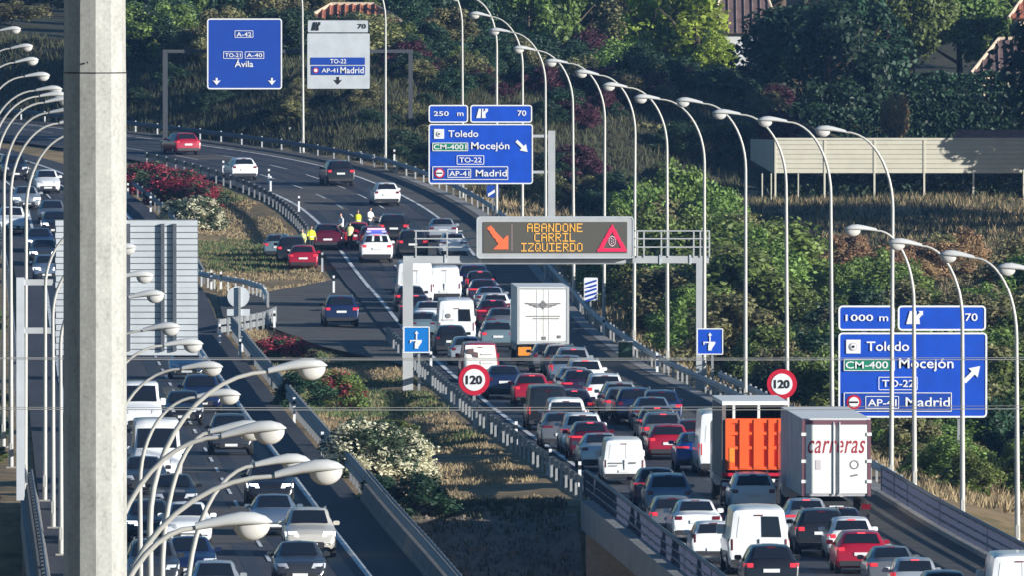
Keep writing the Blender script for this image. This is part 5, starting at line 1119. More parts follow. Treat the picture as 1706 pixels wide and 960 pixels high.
# ------------------------------------------------------------------ people
def person(px, row, label, top, facing, vest=None, arm=(0.2, 0.3), lean=0.0, stride=0.18, ground=None):
    p = G(px, row); z = zr(p.y) + 0.005 if ground is None else terrain(p.x, p.y)
    r = empty('person', (p.x, p.y, z), facing); tag(r, label, 'person')
    V_ = []; E = []; RAD = []
    def v(co, rad, par=None):
        V_.append(co); RAD.append(rad); i = len(V_) - 1
        if par is not None: E.append((par, i))
        return i
    pel = v((0, 0, 0.95), (0.16, 0.12)); wa = v((0, 0.01 + lean * .3, 1.12), (0.15, 0.11), pel); ch = v((0, 0.02 + lean * .7, 1.32), (0.19, 0.13), wa); nb = v((0, 0.02 + lean, 1.47), (0.08, 0.075), ch); nk = v((0, 0.04 + lean, 1.54), (0.055, 0.055), nb)
    hd = v((0, 0.06 + lean, 1.63), (0.078, 0.095), nk); ht = v((0, 0.05 + lean, 1.72), (0.075, 0.09), hd); v((0, 0.04 + lean, 1.775), (0.035, 0.045), ht); v((0, 0.165 + lean, 1.635), (0.012, 0.012), hd)
    for sg in (-1, 1):
        hip = v((sg * 0.09, 0, 0.88), (0.098, 0.10), pel); kn = v((sg * 0.11, 0.04 + sg * stride * 0.5, 0.50), (0.065, 0.07), hip); an = v((sg * 0.115, sg * stride * 0.8, 0.10), (0.042, 0.048), kn); v((sg * 0.13, 0.15 + sg * stride * 0.8, 0.045), (0.042, 0.036), an); v((sg * 0.115, -0.05 + sg * stride * 0.8, 0.05), (0.036, 0.04), an)
        sh_ = v((sg * 0.19, 0.02 + lean * .9, 1.40), (0.065, 0.065), ch); a = arm[0] if sg < 0 else arm[1]
        el = v((sg * 0.26, 0.02 + lean * .8 + a * 0.12, 1.12), (0.045, 0.047), sh_); wr = v((sg * 0.25, 0.08 + lean * .8 + a * 0.55, 0.90 + a * 0.28), (0.028, 0.032), el); pm = v((sg * 0.245, 0.10 + lean * .8 + a * 0.66, 0.83 + a * 0.30), (0.018, 0.034), wr)
        for q in range(4): 
            k1 = v((sg * 0.245 - sg * 0.012, 0.075 + q * 0.021 + lean * .8 + a * 0.72, 0.775 + a * 0.31), (0.009, 0.009), pm); v((sg * 0.23 - sg * 0.02, 0.075 + q * 0.021 + lean * .8 + a * 0.75, 0.73 + (0.008 if q in (1, 2) else 0.018) + a * 0.31), (0.008, 0.008), k1)
        t1_ = v((sg * 0.22, 0.15 + lean * .8 + a * 0.66, 0.83 + a * 0.30), (0.010, 0.010), pm); v((sg * 0.21, 0.17 + lean * .8 + a * 0.68, 0.79 + a * 0.30), (0.009, 0.009), t1_)
    me = bpy.data.meshes.new('person_cage'); me.from_pydata(V_, E, []); o = bpy.data.objects.new('tmp', me); col.objects.link(o)
    md = o.modifiers.new('skin', 'SKIN'); md.use_smooth_shade = True; sv_ = me.skin_vertices[0].data
    for i, rd_ in enumerate(RAD): sv_[i].radius = rd_; sv_[i].use_root = (i == 0)
    o.modifiers.new('sub', 'SUBSURF').levels = 1; o.modifiers['sub'].render_levels = 1
    dg = bpy.context.evaluated_depsgraph_get(); out = bpy.data.meshes.new_from_object(o.evaluated_get(dg)); bpy.data.objects.remove(o)
    out.materials.clear()
    for m_ in (top, 'cloth_dark', 'skin', 'hair'): out.materials.append(MATS[m_])
    for pg in out.polygons:
        c = pg.center; pg.use_smooth = True
        if c.z > 1.70 or (c.z > 1.6 and c.y < 0.02 + lean): pg.material_index = 3
        elif c.z > 1.49 or (abs(c.x) > 0.2 and c.z < 0.95 + max(arm) * 0.3): pg.material_index = 2
        elif c.z < 0.93: pg.material_index = 1
        else: pg.material_index = 0
    link('body', out, r)
    if vest:
        b = MB(); n = 14; vs = []
        rings = [(0.90, 0.205, 0.165, 0.0), (1.0, 0.20, 0.16, 0.0), (1.14, 0.205, 0.165, lean * .4), (1.28, 0.225, 0.175, lean * .65), (1.38, 0.215, 0.165, lean * .8), (1.46, 0.13, 0.12, lean)]
        for (z_, a_, c_, ly) in rings:
            for k in range(n): t = 2 * math.pi * k / n; vs.append((a_ * math.cos(t), 0.01 + ly + c_ * math.sin(t), z_))
        b.add(vs, [(i*n+k, i*n+(k+1) % n, (i+1)*n+(k+1) % n, (i+1)*n+k) for i in range(len(rings)-1) for k in range(n)], 0); b.build('safety_vest', vest, r, smooth=60)
        b = MB(); vs = []
        for z_ in (1.06, 1.10):
            for k in range(n): t = 2 * math.pi * k / n; vs.append((0.212 * math.cos(t), 0.01 + lean * .35 + 0.172 * math.sin(t), z_))
        b.add(vs, [(k, (k+1) % n, n + (k+1) % n, n + k) for k in range(n)]); b.build('reflective_band', 'shirt_white', r, smooth=60)
    return r
person(518, 419, 'person in a bright yellow safety vest by the parked red car', 'hi_vis', R(200), 'hi_vis', (0.3, 0.5), ground=1)
person(504, 424, 'person in a pale yellow vest behind the parked black car', 'hi_vis_pale', R(150), 'hi_vis_pale', (0.2, 0.1), ground=1)
person(569, 402, 'person in a white shirt left of the crashed red hatchback', 'shirt_white', R(120), None, (0.4, 0.3))
person(596, 396, 'person in a yellow vest standing beyond the crashed red hatchback', 'cloth_dark', R(190), 'hi_vis', (0.2, 0.2))
person(583, 417, 'person in a yellow vest and dark trousers standing behind the crashed red hatchback', 'cloth_dark', R(10), 'hi_vis_pale', (0.6, 0.6), stride=0.28)
person(616, 392, 'person in dark clothes with a pale top beside the black tall car', 'shirt_white', R(230), None, (0.7, 0.5))

# ------------------------------------------------------------------ vegetation
rnd = random.Random(11)
def leaf_cloud(seed, n, shape, leaf, clumps=26, spread=0.24):
    """unit-size crown: leaf-sized faces gathered in clumps; shape picks the envelope (z from 0 to 1, radius about 1)"""
    rg = np.random.RandomState(seed); cs = []
    while len(cs) < clumps:
        a = rg.rand() * 6.283; 
        if shape == 'round': u = rg.rand() * 2 - 1; rr = rg.rand() ** 0.4 * 0.86; c = (rr * math.sqrt(1-u*u) * math.cos(a), rr * math.sqrt(1-u*u) * math.sin(a), 0.5 + 0.46 * rr * u)
        elif shape == 'dome': z = rg.rand(); q = math.sqrt(max(0.02, 1 - (z * 0.96) ** 2.2)) * (rg.rand() ** 0.45) * 0.9; c = (q * math.cos(a), q * math.sin(a), 0.06 + z * 0.80)
        elif shape == 'column': z = rg.rand(); q = (0.95 - 0.75 * z ** 2.2) * (rg.rand() ** 0.5); c = (q * math.cos(a), q * math.sin(a), 0.04 + z * 0.92)
        else: z = rg.rand(); q = (1.0 - 0.5 * z) * (rg.rand() ** 0.4) * 0.85; c = (q * math.cos(a), q * math.sin(a), 0.05 + z * 0.88)   # weeping
        cs.append(c)
    cs = np.array(cs); w = 0.6 + rg.rand(clumps) * 0.8; w /= w.sum(); idx = rg.choice(clumps, n, p=w)
    sp_ = spread * (0.6 + 0.8 * rg.rand(clumps)); d = rg.randn(n, 3); d /= np.linalg.norm(d, axis=1)[:, None]; d *= (rg.rand(n) ** 0.45)[:, None]
    pos = cs[idx] + d * sp_[idx][:, None] * np.array([1, 1, 0.6]); pos[:, 2] = np.clip(pos[:, 2], 0.0, None)
    nrm = rg.randn(n, 3) * 0.8 + d * 1.7 + np.array([0, 0, 0.3]); nrm /= np.linalg.norm(nrm, axis=1)[:, None]
    t = np.cross(nrm, rg.randn(n, 3)); t /= np.linalg.norm(t, axis=1)[:, None]; bt = np.cross(nrm, t); s = leaf * (0.55 + 0.9 * rg.rand(n))[:, None]
    zs = np.array([1, 1, 0.5 if shape != 'column' else 0.25])
    q = np.stack([pos - t * s * zs, pos + bt * s * 0.62 * zs, pos + t * s * zs, pos - bt * s * 0.62 * zs], 1).reshape(-1, 3)
    me = bpy.data.meshes.new('crown'); me.vertices.add(4 * n); me.vertices.foreach_set('co', q.ravel()); me.loops.add(4 * n); me.loops.foreach_set('vertex_index', np.arange(4 * n)); me.polygons.add(n)
    me.polygons.foreach_set('loop_start', np.arange(0, 4 * n, 4)); me.polygons.foreach_set('loop_total', np.full(n, 4)); me.update(); me.materials.append(MATS['leaf_mid']); return me
CROWN = {'round': [leaf_cloud(s, 11000, 'round', 0.041, 54) for s in (1, 2, 3)], 'dome': [leaf_cloud(s, 9500, 'dome', 0.044, 40) for s in (4, 5, 6, 7)], 'column': [leaf_cloud(s, 2600, 'column', 0.10, 40, 0.3) for s in (8, 9)], 'weep': [leaf_cloud(s, 4200, 'weep', 0.06, 40, 0.2) for s in (10, 12)],
         'sparse': [leaf_cloud(s, 1500, 'dome', 0.075, 18) for s in (13, 14)], 'bloom': [leaf_cloud(s, 1500, 'dome', 0.042, 34, 0.2) for s in (15, 16)]}
def trunk_mesh(seed):
    rg = random.Random(seed); b = MB(); b.tube([(0, 0, -0.05), (0.01, 0, 0.12), (0.015, 0.01, 0.35), (0, 0.02, 0.7)], [0.045, 0.034, 0.027, 0.012], 7)
    for k in range(6):
        a = rg.random() * 6.28; z = 0.14 + 0.07 * k; L = 0.28 + rg.random() * 0.2; b.tube([(0.012, 0.005, z), (math.cos(a) * L * .5, math.sin(a) * L * .5, z + 0.10), (math.cos(a) * L, math.sin(a) * L, z + 0.25)], [0.018, 0.012, 0.005], 5)
    return b.mesh('trunk', 'bark', smooth=60)
TRUNK = [trunk_mesh(s) for s in (1, 2)]
def plant(name, X, D, h, w, shape, matn, label, cat, group, z=None, lift=0.0, bloom=None, trunk=True):
    z = terrain(X, D) - 0.05 if z is None else z; r = empty(name, (X, D, z), rnd.random() * 6.28); tag(r, label, cat, group)
    me = rnd.choice(CROWN[shape]); c = link('crown', me, r); c.scale = (w, w * (0.85 + 0.3 * rnd.random()), h * (1 - lift)); c.location = (0, 0, h * lift); c.material_slots[0].link = 'OBJECT'; c.material_slots[0].material = MATS[matn]
    if trunk: t = link('trunk', rnd.choice(TRUNK), r); t.scale = (h * 0.8, h * 0.8, h)
    if bloom:
        bm_ = link('blossoms', rnd.choice(CROWN['bloom']), r); bm_.scale = (w * 1.04, w * 1.04, h * 1.03); bm_.rotation_euler = (0, 0, rnd.random() * 6); bm_.material_slots[0].link = 'OBJECT'; bm_.material_slots[0].material = MATS[bloom]
    return r
def at_top(px, pytop, D): X = PX(px, D); return X, HC - (pytop - YH) * D / F - terrain(X, D)

# flowering shrubs of the median (photo position = foot of the bush; height and half width in metres)
for name, px, py, h, w, shape, mt, bl, label in [
  ('red_oleander', 252, 318, 2.3, 2.6, 'dome', 'leaf_oleander', 'bloom_red', 'red oleander next to the mast on the far median bank'),
  ('red_oleander', 296, 335, 2.5, 2.5, 'dome', 'leaf_oleander', 'bloom_red', 'red oleander in the middle of the far flower bank'),
  ('red_oleander', 335, 338, 1.9, 1.7, 'dome', 'leaf_oleander', 'bloom_red', 'red oleander at the road end of the far flower bank'),
  ('white_oleander', 330, 374, 2.3, 1.9, 'dome', 'leaf_oleander', 'bloom_white', 'white oleander below the red ones beside the sign back'),
  ('white_oleander', 295, 368, 1.6, 1.3, 'dome', 'leaf_oleander', 'bloom_white', 'smaller white oleander touching the top of the sign back'),
  ('red_shrub', 470, 600, 1.6, 1.9, 'dome', 'leaf_oleander', 'bloom_red', 'low red flowering shrub beside the crossover'),
  ('green_shrub', 505, 675, 1.9, 1.6, 'dome', 'leaf_dark', None, 'dark round shrub under the large lamp head in the median'),
  ('green_shrub', 560, 674, 2.0, 1.6, 'dome', 'leaf_mid', 'bloom_red', 'green shrub with a few red blooms in the median'),
  ('white_oleander', 610, 790, 2.6, 2.0, 'dome', 'leaf_oleander', 'bloom_white', 'large white oleander in the near median, left half'),
  ('white_oleander', 665, 786, 2.2, 1.7, 'dome', 'leaf_oleander', 'bloom_white', 'white oleander right of the largest one in the near median'),
  ('green_shrub', 660, 745, 1.5, 1.3, 'dome', 'leaf_mid', None, 'plain green shrub behind the white oleanders'),
  ('dark_shrub', 690, 838, 1.7, 1.9, 'dome', 'leaf_dark', None, 'dark blue green shrub at the edge of the bridge slope'),
  ('dark_shrub', 630, 832, 1.2, 1.0, 'dome', 'leaf_dark', None, 'small dark shrub below the white oleander by the parapet')]:
    p = G(px, py); plant(name, p.x, p.y, h, w, shape, mt, label, 'shrub', None, bloom=bl, trunk=False)
    if bl == 'bloom_white' or bl == 'bloom_red' and name != 'green_shrub':
        o = [c for c in bpy.data.objects[-1:] ]
# extra blossom layer for the heavy bloomers
for r in [o for o in list(col.objects) if o.name.startswith(('red_oleander', 'white_oleander', 'red_shrub'))]:
    for c in [c for c in r.children if c.name.startswith('blossoms')]:
        for k in range(2):
            d = c.copy(); col.objects.link(d); d.parent = r; d.rotation_euler = (0, 0, 2.1 * (k + 1)); d.scale = (c.scale[0] * 1.01, c.scale[1] * 1.01, c.scale[2] * 1.01)

# scrub behind the right guard rail: bushes stand on the lower ground right of the road
GSC = 'scrub on the right embankment'
def scrub(n, D0, D1, x0, x1, h0, h1, mats, shapes=('dome', 'dome', 'round'), lab='green bush among the scrub right of the road'):
    k = 0; guard = 0
    while k < n and guard < n * 20:
        guard += 1
        D = D0 + (D1 - D0) * rnd.random(); px = x0 + (x1 - x0) * rnd.random(); X = PX(px, D)
        dist = X - R_R(min(D, 1220))
        if dist < 4.0: continue
        h = (h0 + (h1 - h0) * rnd.random()) * min(1.0, 0.45 + dist / 14); mt = rnd.choice(mats)
        plant('dry_bush' if mt == 'leaf_dry' else 'scrub_bush', X, D, h, h * (0.55 + 0.35 * rnd.random()), rnd.choice(shapes), mt, {'leaf_dry': 'dry brown bush among the scrub right of the road', 'leaf_olive': 'olive grey bush among the scrub right of the road', 'leaf_dark': 'dark green bush among the scrub right of the road'}.get(mt, lab), 'bush', GSC, trunk=False); k += 1
scrub(46, 830, 1000, 1000, 1260, 2.6, 5.6, ['leaf_mid', 'leaf_mid', 'leaf_mid', 'leaf_olive'])
scrub(60, 720, 960, 1240, 1500, 2.2, 4.2, ['leaf_mid', 'leaf_mid', 'leaf_mid', 'leaf_dark', 'leaf_olive'])
scrub(70, 670, 960, 1450, 1760, 2.2, 4.2, ['leaf_mid', 'leaf_mid', 'leaf_mid', 'leaf_olive', 'leaf_olive', 'leaf_dark'])
scrub(26, 655, 760, 1500, 1760, 1.4, 2.6, ['leaf_mid', 'leaf_olive', 'leaf_mid'])
scrub(26, 960, 1030, 1380, 1740, 1.6, 2.6, ['leaf_dry', 'leaf_dry', 'leaf_dry', 'leaf_olive'], ('dome', 'sparse'))
scrub(16, 1000, 1060, 1230, 1420, 1.0, 2.0, ['leaf_dry', 'leaf_olive', 'leaf_dry'], ('dome', 'sparse'))
# bigger leafy bushes that tower beside the gantry
for px, pyt, D, w in [(1060,300,985,2.6),(1125,262,1000,3.0),(1190,300,985,2.6),(1150,340,955,2.4),(1085,345,950,2.4),(1215,360,960,2.2),(1030,345,975,2.0)]:
    X, h = at_top(px, pyt, D); plant('leafy_tree', X, D, h, w, 'round', 'leaf_mid', 'leafy light green tree behind the message board railings', 'tree', 'light green trees behind the gantry', lift=0.1)
# left verge vegetation
for k in range(26):
    D = 640 + 460 * rnd.random(); X = L_L(D) - 1.3 - 1.8 * rnd.random(); h = 0.5 + 1.0 * rnd.random()
    plant('verge_bush', X, D, h, h * 0.8, 'dome', rnd.choice(['leaf_olive', 'leaf_mid', 'leaf_dark']), 'green bush on the outer left verge', 'bush', 'bushes on the left verge', trunk=False)

# background trees: (px, top row, distance, half width, shape, leaves, label)
BG = [
 (85,-40,1290,5.0,'round','leaf_dark','broad dark tree at the top left behind the lamp heads'),
 (20,40,1265,3.2,'round','leaf_olive','olive brown tree at the top left edge'),
 (235,-20,1300,4.6,'round','leaf_dark','dark tree just right of the mast top'),
 (262,28,1245,2.4,'round','leaf_purple','reddish tree left of the Ávila sign'),
 (300,-40,1280,1.4,'column','leaf_mid','cypress, first left of the Ávila sign'),
 (330,-50,1275,1.5,'column','leaf_dark','cypress directly above the left edge of the Ávila sign'),
 (370,-50,1280,1.6,'column','leaf_mid','cypress above the left half of the Ávila sign'),
 (408,-50,1285,1.6,'column','leaf_mid','cypress above the middle of the Ávila sign'),
 (448,-60,1280,1.7,'column','leaf_mid','cypress above the right edge of the Ávila sign'),
 (488,-40,1290,1.7,'column','leaf_dark','dark cypress left of the bright lone lamp pole'),
 (482,40,1225,1.4,'round','leaf_dry','reddish brown tree between the two distant gantry signs'),
 (545,100,1205,1.6,'round','leaf_olive','pale grey green bush below the grey lane sign'),
 (655,95,1205,2.0,'round','leaf_olive','pale bush right of the grey lane sign'),
 (690,70,1215,2.3,'round','leaf_mid','bright green tree right of the grey lane sign'),
 (660,-50,1290,4.2,'round','leaf_dark','dark tall tree behind the tiled roof'),
 (720,-30,1265,3.6,'round','leaf_dark','dark tree with sunlit specks left of the lamp row top'),
 (768,20,1250,3.0,'round','leaf_dark','dark tree behind the upper lamp poles'),
 (820,-40,1275,3.4,'round','leaf_dark','dark tree above the 250 m sign'),
 (880,-50,1235,3.0,'weep','leaf_mid','pale green weeping tree, left of a pair behind the lamp heads'),
 (945,-40,1240,3.0,'weep','leaf_mid','pale green weeping tree, right of a pair behind the lamp heads'),
 (985,42,1222,2.4,'round','leaf_purple','dark purple tree behind the lamp heads'),
 (935,70,1220,1.5,'round','leaf_purple','smaller purple tree touching the dark purple one'),
 (1045,-40,1290,3.4,'round','leaf_dark','dark tree between the purple and bright yellow green ones'),
 (1085,-50,1228,2.2,'column','leaf_bright','bright yellow green tree, left column'),
 (1160,-50,1226,2.6,'column','leaf_bright','bright yellow green tree, right broad column'),
 (1190,50,1224,2.0,'round','leaf_bright','lower bright yellow green crown beside the white house wall'),
 (1122,40,1232,2.0,'round','leaf_dark','dark crown between the bright yellow green columns'),
 (1330,-6,1205,5.6,'dome','leaf_dark','very large dark tree above the cream wall, left part'),
 (1430,-14,1210,5.0,'dome','leaf_dark','very large dark tree above the cream wall, right part'),
 (1382,-4,1199,5.2,'dome','leaf_dark','very large dark tree above the cream wall, middle part in front'),
 (1520,-60,1250,3.8,'round','leaf_mid','sunlit leafy tree at the top right, left one'),
 (1600,-60,1255,4.2,'round','leaf_mid','sunlit leafy tree at the top right, middle one'),
 (1670,-60,1275,4.0,'round','leaf_mid','leafy tree at the top right corner'),
 (1490,150,1185,1.0,'round','leaf_dry','small reddish shrub at the end of the clipped hedge'),
]
for px, pyt, D, w, shape, mt, lab in BG:
    X, h = at_top(px, pyt, D); plant({'column': 'columnar_tree', 'weep': 'weeping_tree'}.get(shape, 'broadleaf_tree'), X, D, max(h, 2.0), w, shape, mt, lab, 'tree', 'trees on the far hillside', lift={'column': 0.06, 'dome': 0.0}.get(shape, 0.12))
for k in range(34):
    px = 205 + 1130 * (k + rnd.random()) / 34; D = 1222 + 70 * rnd.random()
    if 840 < px < 1215: D = max(D, 1262)
    if 500 < px < 670 and D < 1265 or 1175 < px < 1310 and D < 1285: D += 45
    X, h = at_top(px, -70 + 95 * rnd.random(), D); plant('broadleaf_tree', X, D, max(2.5, h), 2.0 + 1.6 * rnd.random(), 'round', rnd.choice(['leaf_dark', 'leaf_dark', 'leaf_mid', 'leaf_olive']), 'green tree of the far hillside wood', 'tree', 'wood on the far hillside', lift=0.08)
for k in range(64):
    px = 205 + 900 * (k + rnd.random()) / 64; D = 1188 + 34 * rnd.random(); X = PX(px, D)
    if D < hill_start(X) + 24: D = hill_start(X) + 24 + 10 * rnd.random(); X = PX(px, D)
    h = 2.0 + 2.6 * rnd.random(); plant('wood_edge_bush', X, D, h, h * (0.55 + 0.3 * rnd.random()), rnd.choice(['dome', 'round']), rnd.choice(['leaf_dark', 'leaf_dark', 'leaf_dark', 'leaf_mid', 'leaf_olive']), 'tall wood edge bush on the far hillside', 'bush', 'bushes at the edge of the far wood', trunk=False)
# a wooded ridge closes the view behind
for k in range(46):
    D = 1320 + 90 * rnd.random(); X = -46 + 96 * (k + rnd.random()) / 46; plant('ridge_tree', X, D, 11 + 6 * rnd.random(), 3.6 + 1.8 * rnd.random(), 'round', rnd.choice(['leaf_dark', 'leaf_dark', 'leaf_mid']), 'dark tree of the wooded ridge closing the view behind the houses', 'tree', 'trees of the wooded ridge', lift=0.1)
# dark undergrowth on the far slope between road and trees
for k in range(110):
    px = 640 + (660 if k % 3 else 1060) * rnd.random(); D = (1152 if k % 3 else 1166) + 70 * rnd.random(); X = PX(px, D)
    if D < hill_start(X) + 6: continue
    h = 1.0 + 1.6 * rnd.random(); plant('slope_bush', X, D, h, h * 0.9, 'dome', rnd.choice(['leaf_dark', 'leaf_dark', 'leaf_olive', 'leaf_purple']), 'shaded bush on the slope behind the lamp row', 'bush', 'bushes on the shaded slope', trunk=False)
for k in range(24):
    px = 215 + 430 * rnd.random(); X = PX(px, 1190); D = hill_start(X) + 12 + 30 * rnd.random(); h = 0.7 + 1.1 * rnd.random()
    plant('slope_bush', X, D, h, h * 0.9, 'dome', rnd.choice(['leaf_dark', 'leaf_olive']), 'low hillside bush on the hill beyond the bend', 'bush', 'bushes on the hillside beyond the bend', trunk=False)
# trees standing right of the frame on higher ground: they throw the long morning shade over the bend
for k, (X, D, h, lf) in enumerate([(38, 1028, 15, .1), (42, 1046, 17, .1), (38, 1062, 16, .1), (44, 1076, 18, .1), (39, 1090, 18, .1), (46, 1102, 20, .1), (39, 1112, 19, .12), (43, 1156, 20, .35), (53, 1110, 22, .1), (52, 1164, 22, .2), (58, 1086, 21, .1), (66, 1154, 23, .2), (42, 1148, 14, .1)]):
    plant('verge_tree', X, D, h, h * 0.34, 'round', 'leaf_dark', 'tall tree standing just outside the right edge of the view', 'tree', 'trees right of the view', lift=lf)

for k in range(88):
    D = 1085 + 75 * rnd.random(); X = R_R(D) + 5 + 22 * rnd.random()
    if X > PX(1245, D): continue
    h = 0.8 + 1.5 * rnd.random(); plant('slope_bush', X, D, h, h, 'dome', rnd.choice(['leaf_dark', 'leaf_dark', 'leaf_olive']), 'roadside bank bush on the dark bank', 'bush', 'bushes on the dark bank behind the 250 m sign', trunk=False)
# clipped hedges, plus a dark leaf strip as shade under the cream wall
def hedge(px0, px1, pyt, pyb, D, matn, label):
    X0, X1 = PX(px0, D), PX(px1, D); zb = min(terrain(X0, D), terrain(X1, D), HC - (pyb - YH) * D / F) - 0.1; zt = HC - (pyt - YH) * D / F; n = int((X1 - X0) * (zt - zb) * 130) + 200; n = min(n, 9000)
    rg = np.random.RandomState(int(px0)); pos = np.stack([X0 + (X1 - X0) * rg.rand(n), D + rg.rand(n) * 1.2, zb + (zt - zb) * rg.rand(n) ** 0.8], 1); pos[:, 2] += np.sin(pos[:, 0] * 1.7) * 0.12
    nr = rg.randn(n, 3); nr /= np.linalg.norm(nr, axis=1)[:, None]; t = np.cross(nr, rg.randn(n, 3)); t /= np.linalg.norm(t, axis=1)[:, None]; bt = np.cross(nr, t); s = 0.17 * (0.6 + 0.8 * rg.rand(n))[:, None]
    q = np.stack([pos - t * s, pos + bt * s * .6, pos + t * s, pos - bt * s * .6], 1).reshape(-1, 3); b = MB(); b.add(q, [(4*i, 4*i+1, 4*i+2, 4*i+3) for i in range(n)])
    o = b.build('clipped_hedge', matn, fix=False); tag(o, label, 'hedge')
hedge(690, 905, 112, 130, 1232, 'leaf_mid', 'thin sunlit hedge behind the upper lamp poles')
hedge(880, 1060, 128, 160, 1215, 'leaf_mid', 'clipped hedge below the purple tree')
hedge(1060, 1300, 138, 178, 1212, 'leaf_mid', 'clipped hedge below the bright yellow green tree')
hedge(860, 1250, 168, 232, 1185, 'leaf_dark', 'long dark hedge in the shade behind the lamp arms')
hedge(1060, 1255, 205, 262, 1168, 'leaf_olive', 'low hedge at the left end of the cream wall')
hedge(1480, 1720, 155, 205, 1195, 'leaf_dark', 'dark clipped hedge under the top right trees')
hedge(1262, 1800, 289, 334, 1151.5, 'leaf_dark', 'dark leaf strip added for the shade below the cream wall panels')  # dark leaves stand in for the shaded gap beneath the panels
hedge(1440, 1720, 120, 160, 1206, 'leaf_dark', 'dark hedge in front of the house at the right edge')
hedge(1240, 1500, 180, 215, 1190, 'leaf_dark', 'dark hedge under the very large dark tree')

# ------------------------------------------------------------------ cream panel wall on posts
DWL = 1150.0; wl = empty('panel_wall', (PX(1290, DWL), DWL, terrain(PX(1290, DWL), DWL))); tag(wl, 'cream slatted panel wall raised on posts on the right hillside', 'wall')
kx = DWL / F; X_ = lambda px: (px - 1290) * kx
Z_ = lambda py: HC - (py - YH) * kx - wl.location.z
edges_ = [1292, 1374, 1457, 1540, 1622, 1706, 1790]
for i in range(len(edges_) - 1):
    for k in range(7):
        y0_ = 233 + k * 7.9; b = MB(); b.box(X_(edges_[i] + 1.5), X_(edges_[i+1] - 1.5), 0, 0.10, Z_(y0_ + 7.1), Z_(y0_)); b.build('slat', 'cream_wall', wl)
    b = MB(); b.box(X_(edges_[i] + 1.5), X_(edges_[i+1] - 1.5), 0.06, 0.12, Z_(288), Z_(233)); b.build('panel_back', 'stucco', wl)
for e in edges_:
    b = MB(); b.box(X_(e - 1.5), X_(e + 1.5), -0.04, 0.16, -0.5, Z_(231)); b.build('post', 'cream_wall', wl)
b = MB(); b.box(X_(1289), X_(1792), -0.06, 0.2, Z_(232.6), Z_(229)); b.build('coping', 'cream_wall', wl)
b = MB(); b.add([(X_(1252), 5.0, Z_(268)), (X_(1289), -0.05, Z_(288)), (X_(1289), -0.05, Z_(232)), (X_(1252), 5.0, Z_(233)), (X_(1252), 5.1, Z_(268)), (X_(1289), 0.1, Z_(288)), (X_(1289), 0.1, Z_(232)), (X_(1252), 5.1, Z_(233))], [(0,1,2,3),(4,7,6,5),(0,4,5,1),(3,2,6,7),(0,3,7,4),(1,5,6,2)]); b.build('return_panel', 'cream_wall', wl)
for px in (1270, 1285, 1330):
    b = MB(); b.box(X_(px) - 0.04, X_(px) + 0.04, -0.3, -0.22, -0.5, Z_(288)); b.build('stay', 'cream_wall', wl)

# ------------------------------------------------------------------ houses on the hillside
def house(name, px0, px1, py_eave, py_ridge, D, depth, label, rmat, wmat, hip=0.28, py_foot=None):
    x0, x1 = PX(px0, D), PX(px1, D); cx = (x0 + x1) / 2; zb = terrain(cx, D) - 0.6; r = empty(name, (cx, D, zb)); tag(r, label, 'house'); hw = (x1 - x0) / 2; ze = HC - (py_eave - YH) * D / F - zb; zr_ = HC - (py_ridge - YH) * D / F - zb
    b = MB(); b.box(-hw + 0.5, hw - 0.5, 0.5, depth - 0.5, -1.0, ze + 0.02); b.build('wall', wmat, r)
    hy = depth / 2; rx = hw * (1 - hip * 2)
    v = [(-hw, 0, ze), (hw, 0, ze), (hw, depth, ze), (-hw, depth, ze), (-rx, hy, zr_), (rx, hy, zr_)]
    b = MB(); b.add(v, [(0, 1, 5, 4), (1, 2, 5), (2, 3, 4, 5), (3, 0, 4), (3, 2, 1, 0)]); ro_ = b.build('roof', rmat, r)
    # tile rows: rounded courses running up the front slope
    b = MB(); nrow = max(6, int(2 * hw / 0.55))
    for i in range(nrow):
        xa = -hw + 2 * hw * (i + 0.5) / nrow; t1_ = 1.0
        if abs(xa) > rx: t1_ = (hw - abs(xa)) / max(0.01, hw - rx)
        b.tube([(xa, 0.02, ze + 0.03), (xa, hy * t1_, ze + (zr_ - ze) * t1_ + 0.03)], 0.10, 6)
    o = b.build('roof_tile_rows', rmat, ro_); o['kind'] = 'stuff'
    b = MB(); b.tube([(-rx, hy, zr_ + 0.05), (rx, hy, zr_ + 0.05)], 0.14, 6); b.tube([(-hw, 0, ze + 0.05), (-rx, hy, zr_ + 0.05)], 0.13, 6); b.tube([(hw, 0, ze + 0.05), (rx, hy, zr_ + 0.05)], 0.13, 6); b.build('ridge_tiles', 'trim_cream', ro_)
    for sx in (-0.45, 0.35):
        b = MB(); b.box(sx * hw - 0.5, sx * hw + 0.5, 0.44, 0.52, ze - 2.0, ze - 0.8); w_ = b.build('window', 'stucco_white', r); b = MB(); b.box(sx * hw - 0.4, sx * hw + 0.4, 0.41, 0.445, ze - 1.9, ze - 0.9); b.build('pane', 'glass', w_)
    return r
house('tiled_house', 505, 668, 34, 8, 1250, 9, 'house with orange tiled roof above the grey lane sign', 'roof_tile', 'stucco')
house('tiled_house', 1180, 1300, 55, -40, 1282, 10, 'house with dark brown roof and white wall behind the yellow green tree', 'roof_dark', 'stucco_white')
house('tiled_house', 1618, 1790, 122, 66, 1215, 8, 'house with low dark roof at the right edge', 'roof_dark', 'stucco')
house('tiled_house', 1680, 1820, 30, -20, 1245, 9, 'house with sunlit peach wall at the top right corner', 'roof_tile', 'stucco')
hr = empty('small_roof', (PX(1660, 1170), 1170, terrain(PX(1660, 1170), 1170))); tag(hr, 'low tiled shed roof just behind the cream wall', 'shed')
sx = PX(1720, 1170) - PX(1660, 1170); zt_ = HC - (216 - YH) * 1170 / F - hr.location.z
